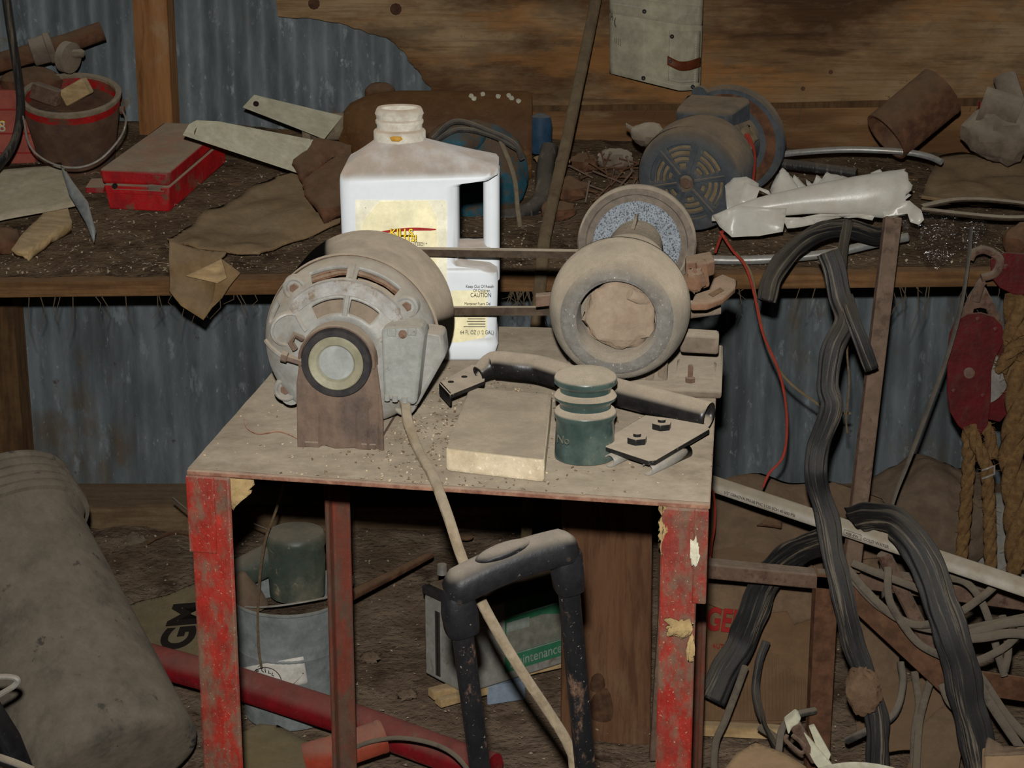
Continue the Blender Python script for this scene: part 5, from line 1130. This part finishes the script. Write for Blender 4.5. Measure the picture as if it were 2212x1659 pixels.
for i, pts in enumerate(([(372,1075,3.1),(420,1115,3.1),(470,1150,3.12)], [(500,1090,3.2),(545,1130,3.2),(590,1150,3.2),(660,1390,3.15)], [(510,1110,3.15),(560,1100,3.2),(590,1090,3.25)], [(470,1180,3.1),(520,1130,3.15),(560,1080,3.2)])):
    T(MB().tube([W(*p) for p in pts], .0019, 6).build('stiff_wire', mt['cable_dark']), ('grey stiff wire poking out left of the left front leg', 'grey stiff wire behind the insulators, sloping down right', 'grey stiff wire behind the insulators, sloping up right', 'grey stiff wire crossing behind the left front leg')[i], 'wire', 'stiff wires behind the left leg')
T(MB().tube(pth([(320,1172,3.60),(345,1160,3.66),(380,1150,3.70),(420,1156,3.66)], 6), .004, 8, wob=.3).build('twig', mt['rust_dark']), 'crooked brown twig on the dirt left of the front leg', 'twig')
T(MB().blob(onz(292, 1172, .02), [(.022, 0, 0), (0, .02, 0), (0, 0, .02)], .3, 20, 18, 12, 5).build('pale_rock', mt['rock']), 'pale rock half buried in the dirt near the sill', 'rock')
for i, (x, y, r_) in enumerate(((235, 1200, .03), (200, 1135, .02), (985, 1330, .02), (800, 1420, .02), (880, 1500, .018))):
    T(MB().blob(onz(x, y, .008), [(r_, 0, 0), (0, r_*.8, 0), (0, 0, r_*.5)], .4, 20, 14, 8, i).build('dirt_clod', mt['dirt']), ('dark dirt clod near the leaning pail rim', 'small dark dirt clod beside the sill at left', 'brown dirt clod beside the grey battery', 'brown dirt clod right of the galvanised pail', 'brown dirt clod above the red pipe')[i], 'clod')
T(MB().tube([W(760, 1285, 3.05), W(850, 1240, 3.15), W(930, 1198, 3.25)], [.010, .007], 10, wob=.1).build('rusty_bar', mt['rust_dark']), 'rusty bar lying on the dirt right of the galvanised pail', 'bar')
T(MB().lathe([(.015, 0), (.016, .003), (.012, .005), (0, .005)], onz(1006, 1162, .082), (0, 0, 1), 20).build('washer_cap', mt['rust_dark']), 'round rusty washer lying on the sill beam', 'washer')
# battery
zb0 = .05
n0 = onz(1005, 1500, zb0); l0 = onz(918, 1455, zb0); r0 = onz(1235, 1428, zb0)
hb_ = W(905, 1283, l0.y).z-zb0
bat = thing('car_battery', 'dusty grey car battery with green label under the stand', 'battery', V(((l0.x+r0.x)/2, (l0.y+r0.y)/2, zb0)))
b0 = l0+(r0-n0)
MB().prism([n0, r0, b0, l0], (0, 0, hb_)).build('case', mt['batt'], bat, bev=.004)
cc_ = (n0+b0)/2
MB().prism([p+(p-cc_)*.03+V((0, 0, hb_+.001)) for p in (n0, r0, b0, l0)], (0, 0, .016)).build('lid', mt['rubber'], bat, bev=.003)
MB().prism([p+(p-cc_)*-.08+V((0, 0, hb_+.016)) for p in (n0, r0, b0, l0)], (0, 0, .004)).build('lid_top', mt['sack'], bat, bev=.001)
MB().lathe([(.009, 0), (.008, .018), (0, .018)], W(955, 1240, l0.y+.03), (0, 0, 1), 14).build('terminal_post', mt['steel'], bat)
fdir = (r0-n0); fno = V((fdir.y, -fdir.x, 0)).normalized(); 
def bf(u, v, o_=.001): return n0+fdir*u+V((0, 0, hb_*v))+fno*o_
lg_ = MB().prism([bf(.36, .12), bf(.95, .12), bf(.95, .98), bf(.36, .98)], fno*.001).build('green_label', mt['batt_green'], bat)
MB().prism([bf(.37, .34, .0022), bf(.94, .34, .0022), bf(.94, .64, .0022), bf(.70, .72, .0022), bf(.37, .70, .0022)], fno*.0006).build('scraped_band', mt['batt_dust'], lg_)
for v in (.32, .80): MB().prism([bf(.36, v, .0024), bf(.95, v, .0024), bf(.95, v+.012, .0024), bf(.36, v+.012, .0024)], fno*.0005).build('white_line', mt['batt_pale'], lg_)
MB().prism([bf(.37, .62, .003), bf(.58, .62, .003), bf(.58, .74, .003), bf(.37, .74, .003)], fno*.0005).build('white_patch', mt['batt_pale'], lg_)
text('Maintenance', bf(.40, .17, .003), fdir, UP, .026, mt['batt_pale'], lg_, wid=.85)
for x in (.30, .34): MB().prism([l0.lerp(n0, x)+V((0, 0, .01))-V((.001, .001, 0)), l0.lerp(n0, x+.07)+V((0, 0, .01))-V((.001, .001, 0)), l0.lerp(n0, x+.07)+V((0, 0, hb_-.02))-V((.001, .001, 0)), l0.lerp(n0, x)+V((0, 0, hb_-.02))-V((.001, .001, 0))], (-.001, -.001, 0)).build('case_groove', mt['stripe'], bat)
for i, (x0, y0, x1, y1, lb) in enumerate(((1028, 1478, 1225, 1434, 'pale wood strip under the green battery label'), (930, 1508, 1050, 1478, 'pale wood strip under the grey battery end'), (945, 1525, 1060, 1492, 'lowest pale wood strip on the dirt by the battery'))):
    a = onz(x0, y0, .03-.01*(i == 2)); b = onz(x1, y1, .03-.01*(i == 2)); d_ = (b-a).normalized(); n_ = V((-d_.y, d_.x, 0))
    T(MB().cell(a-n_*.012, b-a, n_*.022, (0, 0, .016)).build('wood_strip', mt['wood_pale'], bev=.002), lb, 'wood strip', 'wood strips under the battery')
T(MB().cell(onz(1052, 1525, .0), onz(1135, 1512, .0)-onz(1052, 1525, .0), (0, .03, 0), (0, 0, .036)).build('blue_block', mt['bluebox'], bev=.003), 'small pale blue block under the battery wood strip', 'block')
# bit of black gear in the lower left corner
bk = thing('black_clamp', 'black metal clamp with wire hook at the lower left corner', 'clamp', W(10, 1640, 2.1))
MB().tube([W(-30, 1520, 2.05), W(20, 1600, 2.05), W(60, 1700, 2.05)], .022, 14, flat=.6).build('clamp_arm', mt['black_plastic'], bk)
MB().tube(pth([(-20,1462,2.0),(20,1462,2.0),(38,1468,2.0),(30,1482,2.0),(0,1500,2.0),(-20,1512,2.0)], 8), .0035, 8).build('wire_hook', mt['steel'], bk)
MB().tube(pth([(-20,1635,2.0),(25,1650,2.0),(70,1668,2.0)], 6), .007, 10).build('clamp_bar', mt['black'], bk)
# ================================================================= the clutter at the right
# rusty steel frame
fr = thing('rusty_steel_frame', 'rusty angle-iron frame standing right of the red stand', 'frame', W(1800, 1659, 2.62))
YF = 2.62
MB().cell(W(1520, 1218, YF), W(1800, 1245, YF)-W(1520, 1218, YF), (0, .03, 0), (0, 0, -.024)).build('cross_rail', mt['rust'], fr, bev=.003)
c = W(1764, 1240, YF); MB().prism([V((c.x, c.y, 0)), V((c.x+.034, c.y, 0)), V((c.x+.034, c.y+.004, 0)), V((c.x+.004, c.y+.004, 0)), V((c.x+.004, c.y+.034, 0)), V((c.x, c.y+.034, 0))], (0, 0, c.z)).build('upright', mt['rust_dark'], fr, bev=.001)
d0 = W(1820, 1262, YF-.02); d1 = W(2075, 1500, YF-.10); dn_ = (d1-d0).normalized(); MB().box((d0+d1)/2, (d1-d0)/2, V((0, .004, 0)), dn_.cross(V((0, 1, 0)))*.019).build('brace', mt['rust_dark'], fr, bev=.002)
MB().cell(W(1850, 1235, YF+.1), W(2260, 1290, YF+.1)-W(1850, 1235, YF+.1), (0, .03, 0), (0, 0, -.028)).build('rear_rail', mt['rust'], fr, bev=.002)
MB().cell(W(2050, 1440, YF-.05), W(2260, 1470, YF-.05)-W(2050, 1440, YF-.05), (0, .004, 0), (0, 0, -.04)).build('lower_rail', mt['rust_dark'], fr, bev=.002)
MB().tube([W(1908, 1195, 2.66), W(2000, 1380, 2.66), W(2060, 1520, 2.66)], .011, 8).build('bent_bar', mt['rust'], fr)
sq = [W(1928, 470, 2.82), W(1838, 1235, 2.66)]
dv_ = (sq[1]-sq[0]); u1, u2, _ = basis(dv_, (1, 0, 0))
T(MB().box((sq[0]+sq[1])/2, dv_/2, u1*.0125, u2*.0125).build('square_steel_tube', mt['rust'], bev=.002), 'rusty square steel tube leaning against the bench at the right', 'steel tube')
T(MB().tube(pth([(2098,490,2.95),(2092,560,2.93),(2076,660,2.90),(2046,770,2.88),(2006,880,2.86),(1965,990,2.84),(1932,1075,2.82),(1905,1180,2.78),(1908,1290,2.72)], 8), .0055, 8, flat=.25, ref=(.9, .4, 0)).build('steel_strip', mt['cable_dark']), 'thin springy steel strip bowing down from the bench edge', 'strip')
# PVC pipe
pv = thing('white_water_pipe', 'dirty white plastic water pipe slanting across the right clutter', 'pipe', W(1535, 1042, 2.80))
pa, pb_ = W(1525, 1040, 2.80), W(2270, 1288, 2.38); pd = (pb_-pa).normalized()
MB().tube([pa, (pa+pb_)/2, pb_], .0128, 24).build('pipe_wall', mt['pvc'], pv)
pup = (V((0, -.1, 1))-pd*pd.dot(V((0, -.1, 1)))).normalized()
def onpipe(px): 
    lo, hi = 0, (pb_-pa).length
    for i in range(30):
        md = (lo+hi)/2; p = pa+pd*md; x = CX+FPX*p.x/(p.y*CP-(p.z-CAMZ)*SP)
        if x < px: lo = md
        else: hi = md
    return pa+pd*lo
nf = pd.cross(pup); nf = nf if nf.y < 0 else -nf
for st_, px, sz in (('1/2" GENOVA PR160 PVC 1120 SCH 40 600 PSI', 1575, .0068), ('D1785', 1806, .0068), ('NSF-PW', 1838, .0062), ('COLD WATER', 1876, .0068)):
    text(st_, onpipe(px)+nf*.0128-pup*.003, pd, pup, sz, mt['ink_grey'], pv, ext=.0004, wid=1.0)
p1, p2 = onpipe(1834), onpipe(1871); m = MB()
for s1_ in (-.0045, .0038): m.tube([p1+nf*.0128+pup*s1_, p2+nf*.0128+pup*s1_], .0004, 4)
for p in (p1, p2): m.tube([p+nf*.0128-pup*.0045, p+nf*.0128+pup*.0038], .0004, 4)
m.build('print_frame', mt['ink_grey'], pv)
# flat black inner-tube rubber
def strap(pts, w_, lb, nm='rubber_strip', flat=.38, mat='strap', grp='black rubber strips', groove=.16, ref=(.15, 1, 0)):
    o_ = MB().tube(pth(pts, 8), w_, 40, flat=flat, ref=ref, wob=.2, groove=groove*1.6).build(nm, mt[mat], ang=180)
    n_ = 40; me = o_.data; nr_ = len(me.vertices)//n_; uv = me.uv_layers.new(name='UVMap'); P_ = pth(pts, 8); ln = [0]
    for i in range(1, len(P_)): ln.append(ln[-1]+(P_[i]-P_[i-1]).length)
    for lp in me.loops: uv.data[lp.index].uv = ((lp.vertex_index % n_)/n_, ln[min(len(ln)-1, lp.vertex_index//n_)])
    return T(o_, lb, 'rubber strip', grp)
strap([(1788,545,2.62),(1800,580,2.61),(1812,640,2.60),(1826,690,2.58),(1800,750,2.56),(1788,830,2.55),(1798,880,2.54),(1770,960,2.54),(1762,1020,2.53),(1772,1070,2.53),(1788,1130,2.52),(1800,1200,2.50),(1822,1290,2.48),(1842,1380,2.47),(1868,1460,2.46),(1890,1530,2.45),(1896,1600,2.44),(1892,1700,2.43)], .0165, 'long wrinkled black rubber strip hanging over the white pipe')
strap([(1655,650,2.75),(1668,600,2.78),(1705,548,2.82),(1760,506,2.86),(1830,494,2.90),(1890,510,2.93),(1925,505,2.96)], .0155, 'black rubber strip arching over the bench front edge')
strap([(1826,640,2.60),(1842,690,2.57),(1862,740,2.56),(1884,798,2.56)], .0105, 'short straight black rubber strip beside the rusty tube')
strap([(1832,475,2.9),(1826,510,2.85),(1818,560,2.75),(1815,610,2.66)], .0085, 'thin grey rubber strip below the white plastic sheet')
strap([(1845,1122,2.58),(1880,1118,2.54),(1925,1124,2.50),(1968,1165,2.47),(2005,1225,2.45),(2030,1300,2.43),(2058,1380,2.41),(2078,1450,2.40),(2092,1530,2.39),(2112,1600,2.38),(2130,1700,2.37)], .0245, 'wide grooved black rubber strip draped over the white pipe', flat=.3)
strap([(1800,1165,2.60),(1745,1182,2.66),(1690,1215,2.70),(1650,1265,2.72),(1625,1330,2.72),(1600,1390,2.72),(1565,1450,2.70),(1535,1512,2.68)], .0235, 'wide black rubber strip slanting down behind the red leg', flat=.45)
strap([(1655,1385,2.74),(1640,1430,2.73),(1632,1490,2.72),(1645,1550,2.68),(1668,1600,2.6),(1690,1640,2.55)], .0070, 'narrow black rubber strip hanging before the cardboard box', flat=.5, groove=0)
# wires
T(MB().tube(pth([(1556,500,3.0),(1582,540,2.98),(1610,575,2.96),(1628,630,2.94),(1648,720,2.92),(1678,790,2.90),(1694,850,2.90),(1700,920,2.90),(1692,985,2.90),(1662,1022,2.90),(1648,1052,2.90)], 8), .0022, 8).build('red_wire', mt['redwire']), 'long red wire hanging down before the corrugated wall', 'wire')
T(MB().tube(pth([(1590,545,2.98),(1622,590,2.96),(1634,650,2.94),(1655,740,2.92),(1695,815,2.92),(1760,868,2.92),(1800,890,2.93),(1838,893,2.93)], 8), .0022, 7).build('tan_wire', mt['tanwire']), 'thin tan wire hanging beside the long red wire', 'wire')
T(MB().tube(pth([(1537,1042,2.78),(1544,1090,2.77),(1543,1140,2.76),(1538,1170,2.75),(1534,1204,2.65)], 6), .0020, 6).build('red_wire', mt['redwire']), 'short red wire loop right of the stand leg', 'wire')
T(MB().tube(pth([(1832,690,2.7),(1830,760,2.7),(1834,830,2.7),(1828,900,2.7),(1830,935,2.7)], 6), .0016, 6, wob=.5).build('dusty_string', mt['twine']), 'dusty string hanging beside the black rubber strip', 'string')
# grey cables heap
cabs = [([(1840,1215,2.56),(1900,1240,2.55),(1960,1262,2.54),(2030,1290,2.53)], 'grey cable running right from the long rubber strip'),
 ([(1832,1230,2.55),(1875,1280,2.53),(1930,1330,2.52),(1990,1350,2.51),(2060,1330,2.50),(2120,1290,2.50),(2150,1265,2.52)], 'grey cable looping below the white pipe'),
 ([(1840,1250,2.56),(1900,1310,2.54),(1980,1352,2.53),(2060,1362,2.52),(2130,1350,2.50),(2230,1330,2.48)], 'long grey cable sweeping to the right edge'),
 ([(1918,1225,2.52),(1920,1290,2.50),(1945,1340,2.49),(1985,1390,2.49),(2040,1420,2.48)], 'tan cable curving down in front of the rusty brace'),
 ([(2020,1245,2.58),(2080,1255,2.58),(2115,1290,2.56),(2140,1350,2.55),(2155,1410,2.54),(2170,1460,2.53)], 'grey cable loop under the white pipe at the right'),
 ([(2090,1370,2.46),(2140,1356,2.45),(2180,1345,2.44),(2240,1340,2.43)], 'upper thick grey cable at the right edge'),
 ([(2085,1380,2.45),(2130,1376,2.44),(2180,1368,2.43),(2240,1372,2.42)], 'lower thick grey cable at the right edge'),
 ([(2100,1440,2.46),(2130,1480,2.45),(2170,1540,2.44),(2215,1590,2.43),(2240,1620,2.43)], 'grey cable slanting down at the lower right'),
 ([(2110,1470,2.44),(2140,1520,2.43),(2180,1580,2.42),(2230,1650,2.41)], 'second grey cable slanting down at the lower right'),
 ([(2090,1436,2.5),(2140,1415,2.49),(2180,1390,2.48),(2212,1350,2.47),(2230,1300,2.47)], 'grey cable rising towards the right edge'),
 ([(2165,1330,2.55),(2178,1400,2.54),(2170,1450,2.53)], 'short upright grey cable at the right edge'),
 ([(1975,1450,2.6),(1985,1520,2.58),(1976,1580,2.56),(1972,1680,2.55)], 'grey cable hanging under the rusty brace'),
 ([(2010,1470,2.58),(1995,1520,2.57),(1985,1570,2.56),(1978,1680,2.5)], 'tan cable hanging beside the grey cable under the brace'),
 ([(1610,1440,2.66),(1588,1500,2.66),(1565,1560,2.65),(1545,1610,2.64),(1542,1700,2.62)], 'grey cable hanging right of the red leg'),
 ([(1640,1570,2.66),(1680,1600,2.64),(1676,1640,2.6),(1690,1680,2.58)], 'grey cable behind the white hinge bracket'),
 ([(1760,1535,2.6),(1720,1545,2.58),(1690,1575,2.56),(1680,1640,2.5)], 'dark cable arching over the white hinge bracket'),
 ([(1830,1600,2.55),(1870,1580,2.53),(1930,1545,2.55),(1950,1480,2.58),(1945,1430,2.6)], 'dark cable curling beside the mud nest'),
 ([(2035,1480,2.5),(2050,1515,2.48),(2075,1540,2.47)], 'short grey cable end under the brace')]
for i, (pts, lb) in enumerate(cabs):
    T(MB().tube(pth(pts, 8), .0058 if i not in (5, 6, 7, 8) else .0068, 10).build('grey_cable', mt['cable_dark' if 'dark' in lb else 'cable']), lb, 'cable', 'cables at the right')
# pulley block with ropes
pk = thing('pulley_block', 'red rope pulley block hanging at the right', 'pulley', W(2105, 950, 2.95))
YK = 2.95
def cheek(pts, Y, nm, par, mat='pulley', th=.004): return MB().prism([W(x, y, Y) for x, y in pts], (0, th, 0)).build(nm, mt[mat], par, bev=.0012)
ck = cheek([(2047,760),(2052,720),(2065,692),(2090,678),(2120,675),(2148,684),(2166,704),(2168,740),(2152,770),(2142,800),(2140,880),(2134,918),(2118,940),(2098,944),(2070,920),(2052,890),(2046,850)], YK, 'cheek_plate', pk)
cheek([(2090,740),(2130,720),(2170,740),(2182,790),(2186,850),(2180,890),(2160,912),(2130,905),(2100,880)], YK+.035, 'cheek_plate', pk)
MB().lathe([(.03, 0), (.045, .003), (.036, .012), (.036, .016), (.045, .025), (.03, .028)], W(2120, 820, YK+.006), (0, 1, 0), 32).build('sheave', mt['steel'], pk)
for x, y in ((2060, 845), (2123, 855), (2072, 690), (2112, 690), (2150, 712), (2100, 930)): MB().lathe([(.0042, 0), (.004, -.003), (0, -.004)], W(x, y, YK), (0, 1, 0), 10).build('rivet', mt['pulley'], ck)
MB().lathe([(.009, 0), (.009, -.004), (.004, -.006), (0, -.006)], W(2093, 805, YK), (0, 1, 0), 16).build('axle_nut', mt['rust'], ck)
cheek([(2075,690),(2096,640),(2110,620),(2130,622),(2150,660),(2166,700),(2146,705),(2132,668),(2118,665),(2104,668),(2098,700)], YK+.012, 'shackle', pk, 'rust', .012)
MB().tube([W(2106, 650, YK), W(2118, 612, YK), W(2126, 606, YK)], .008, 10).build('hook', mt['rust'], pk)
uk = thing('upper_pulley', 'red upper pulley shackle at the right edge above the block', 'pulley', W(2170, 640, 2.95))
cheek([(2140,560),(2170,545),(2212,548),(2250,560),(2250,640),(2190,636),(2160,622),(2142,600)], YK, 'cheek_plate', uk)
MB().tube(pth([(2095,560,2.94),(2105,545,2.94),(2130,540,2.94),(2160,560,2.94),(2150,590,2.94),(2120,600,2.94)], 6), .007, 10).build('hook', mt['rust'], uk)
MB().lathe([(.006, 0), (.005, -.004), (0, -.005)], W(2172, 578, YK), (0, 1, 0), 12).build('rivet', mt['pulley'], uk)
MB().blob(W(2212, 520, 3.0), [(.035, 0, 0), (0, .03, 0), (0, 0, .03)], .2, 14, 16, 12, 3).build('shackle_body', mt['rust_dark'], uk)
def rope(pts, r_, lb):
    P = pth(pts, 14); m = MB()
    for k in range(3):
        q = []
        L_ = 0
        for i, p in enumerate(P):
            if i: L_ += (P[i]-P[i-1]).length
            t = (P[min(i+1, len(P)-1)]-P[max(i-1, 0)]).normalized(); u, v, _ = basis(t, (0, 1, 0)); a = L_/(r_*7)*2*math.pi+k*2.094
            q.append(p+(u*math.cos(a)+v*math.sin(a))*r_*.45)
        m.tube(q, r_*.58, 7, wob=.15)
    for i in range(70):
        p = random.choice(P); d_ = V((random.gauss(0, 1), random.gauss(0, 1), random.gauss(0, 1))).normalized(); m.tube([p+d_*r_*.8, p+d_*r_*random.uniform(1.2, 1.9)], [.0006, .0003], 3)
    return T(m.build('hemp_rope', mt['rope'], ang=80), lb, 'rope', 'hemp ropes at the right')
rope([(2092,930,2.97),(2092,1000,2.97),(2086,1100,2.97),(2076,1210,2.96),(2072,1300,2.95)], .0115, 'left hemp rope hanging straight under the red pulley block')
rope([(2095,920,2.95),(2110,960,2.94),(2130,1005,2.93),(2134,1060,2.93),(2138,1140,2.93),(2140,1280,2.92)], .0115, 'middle hemp rope slanting from the red pulley block')
rope([(2128,915,2.96),(2140,950,2.95),(2144,990,2.94)], .0105, 'short hemp rope joining the middle rope below the block')
rope([(2196,640,2.95),(2195,760,2.95),(2200,880,2.94),(2185,980,2.94),(2195,1100,2.93),(2200,1230,2.92)], .022, 'thick frayed hemp rope hanging at the right edge')
rope([(2160,800,2.92),(2178,770,2.91),(2200,745,2.90),(2240,735,2.90)], .012, 'loose frayed rope end beside the red pulley block')
T(MB().tube(pth([(2122,1016,2.915),(2134,1012,2.91),(2148,1006,2.915)], 4)+pth([(2148,1024,2.915),(2134,1030,2.91),(2122,1034,2.915)], 4), .0016, 6).build('wire_binding', mt['steel']), 'grey wire binding wrapped round the middle hemp rope', 'wire')
# sacks, boxes
sk = MB().blob(W(1990, 1135, 3.25), [(.13, 0, 0), (0, .12, 0), (.02, 0, .125)], .22, 9, 40, 28, 4)
T(sk.build('dusty_sack', mt['sack']), 'big dust-covered sack slumped against the wall behind the rope', 'sack')
T(MB().blob(W(2190, 1190, 3.3), [(.12, 0, 0), (0, .10, 0), (0, 0, .11)], .15, 8, 30, 20, 7).build('grey_bundle', mt['batt']), 'grey dusty bundle behind the hanging ropes', 'bundle')
ub = thing('dusty_carton', 'dust-covered open carton with torn top behind the white pipe', 'carton', W(1650, 1250, 3.05))
sheet([W(1500, 1060, 3.16), W(1570, 1040, 3.2), W(1640, 1032, 3.25), W(1790, 1055, 3.25), W(1905, 1080, 3.2), W(1915, 1100, 3.15), W(1900, 1210, 3.05), W(1700, 1215, 3.02), W(1500, 1230, 3.0)], 'carton_top', mt['card_dusty'], ub, .006, 4, .018, 7, 3)
sheet([W(1635, 1135, 3.06), W(1668, 1112, 3.08), W(1690, 1125, 3.08), W(1688, 1142, 3.07), W(1668, 1138, 3.06)], 'torn_opening', mt['rust_dark'], ub, .003, 2, .003)
MB().prism([W(1500, 1215, 3.03), W(1900, 1200, 3.06), W(1900, 1330, 3.0), W(1500, 1330, 3.0)], (0, .2, 0)).build('carton_side', mt['card_dusty'], ub, bev=.003)
cb2 = thing('cardboard_box', 'brown cardboard box with red lettering and torn corrugated front', 'cardboard box', W(1640, 1580, 2.86))
YC = 2.86
MB().prism([W(1440, 1265, YC+.04), W(1770, 1255, YC+.04), W(1770, 1560, YC), W(1440, 1580, YC)], (0, .2, 0)).build('box_body', mt['cardboard'], cb2, bev=.003)
sheet([W(1500, 1265, YC+.03), W(1775, 1255, YC+.03), W(1770, 1330, YC+.018), W(1715, 1350, YC+.016), W(1700, 1320, YC+.02), W(1600, 1330, YC+.022), W(1530, 1305, YC+.02), W(1500, 1300, YC+.02)], 'torn_upper_flap', mt['card_dusty'], cb2, .003, 3, .003)
text('GER', W(1522, 1358, YC+.012), V((1, -.05, -.10)), UP, .056, mt['ink_red'], cb2, wid=.62, ext=.0008, bold=.03)
text('AUTOMATIC', W(1538, 1400, YC+.010), V((1, -.05, -.05)), UP, .012, mt['ink_red'], cb2, wid=.8, ext=.0008)
for k in range(34):
    x = 1500+k*7.8; y0_ = 1404+10*math.sin(k*.9)+(48 if x > 1680 else 0)
    MB().tube([W(x, y0_, YC+.012), W(x+1.5, 1556, YC-.012)], .0026, 6).build('flute', mt['cardboard'], cb2)
T(MB().cell(onz(1500, 1590, .0), onz(1700, 1600, 0)-onz(1500, 1590, 0), (0, .02, 0), (0, 0, .02)).build('floor_batten', mt['wood_pale'], bev=.002), 'wood batten on the dirt under the cardboard box', 'batten')
for i, (pts, lb) in enumerate((([(1840,1330,2.85),(1930,1300,2.86),(1945,1450,2.8),(1940,1575,2.78),(1850,1580,2.78)], 'brown cardboard piece behind the mud nest'), ([(1990,1560,2.62),(2060,1510,2.66),(2080,1600,2.56),(2060,1720,2.5),(1940,1720,2.5)], 'dusty cardboard sheet at the lower right floor'), ([(1880,1500,2.7),(2010,1460,2.72),(2050,1530,2.66),(1990,1620,2.58),(1890,1630,2.58)], 'brown paper scrap lying under the rusty brace'))):
    T(sheet([W(*p) for p in pts], 'cardboard_piece', mt['card_dusty' if i != 2 else 'cardboard'], None, .005, 4, .010, 9, i), lb, 'cardboard')
# mud nest on the strip
T(MB().blob(W(1864, 1492, 2.425), [(.025, 0, 0), (0, .02, 0), (-.004, 0, .035)], .22, 22, 26, 18, 6).build('mud_nest', mt['nest']), 'lumpy tan mud nest stuck on the long rubber strip', 'nest')
# white hinge bracket
hbk = thing('white_hinge_bracket', 'chipped white and rust hinge bracket among the cables', 'bracket', W(1750, 1650, 2.42))
YN = 2.42
MB().prism([W(x, y, YN) for x, y in ((1696,1562),(1722,1542),(1732,1552),(1726,1565),(1712,1572),(1704,1590))], (0, .02, 0)).build('hinge_knuckle', mt['white_metal'], hbk, bev=.003)
MB().prism([W(x, y, YN+.005) for x, y in ((1722,1580),(1734,1578),(1796,1650),(1840,1720),(1815,1720),(1760,1650))], (0, .008, 0)).build('long_leaf', mt['white_metal'], hbk, bev=.001)
MB().prism([W(x, y, YN+.01) for x, y in ((1748,1572),(1760,1568),(1795,1630),(1790,1646),(1770,1630))], (0, .008, 0)).build('side_leaf', mt['white_metal'], hbk, bev=.001)
MB().tube([W(1714, 1560, YN+.01), W(1762, 1640, YN+.015)], .009, 10).build('hinge_pin', mt['rust'], hbk)
MB().tube(pth([(1700,1588,YN),(1698,1600,YN),(1730,1626,YN),(1738,1612,YN),(1712,1588,YN)], 6), .003, 8).build('wire_loop', mt['rust'], hbk)
# foreground scraps along the bottom edge
T(sheet([W(1566, 1665, 2.05), W(1590, 1632, 2.07), W(1632, 1604, 2.09), W(1690, 1628, 2.06), W(1740, 1660, 2.03), W(1780, 1740, 1.98), W(1560, 1740, 1.98)], 'cardboard_corner', mt['card_clean'], None, .006, 3, .002, 9), 'clean tan cardboard corner at the bottom right of the red leg', 'cardboard')
T(MB().lathe([(.075, 0), (.090, .004), (.098, .018), (.098, .022), (.088, .012), (.06, .008), (0, .008)], W(1872, 1772, 2.12), (0, -.1, 1), 40).build('white_dish', mt['white_paint']), 'rim of a white dish at the bottom edge', 'dish')
fb = thing('corner_box', 'cardboard box with dark lined flap at the bottom right corner', 'cardboard box', W(2180, 1720, 1.95))
MB().prism([W(2130, 1632, 1.95), W(2280, 1628, 1.95), W(2280, 1760, 1.92), W(2128, 1760, 1.92)], (0, .02, 0)).build('box_front', mt['card_clean'], fb, bev=.002)
sheet([W(2126, 1634, 1.948), W(2134, 1596, 1.96), W(2165, 1612, 1.97), W(2212, 1618, 1.97), W(2280, 1612, 1.97), W(2280, 1628, 1.948)], 'dark_flap', mt['sack'], fb, .003, 3, .003)
# low scrap at table back right: rusty angle against the plank
T(MB().cell(W(1403, 1645, 2.70), (.022, 0, 0), (0, .02, 0), W(1425, 1300, 2.78)-W(1403, 1645, 2.70)).build('rusty_angle', mt['rust'], bev=.002), 'rusty angle-iron bar leaning by the upright plank', 'bar')
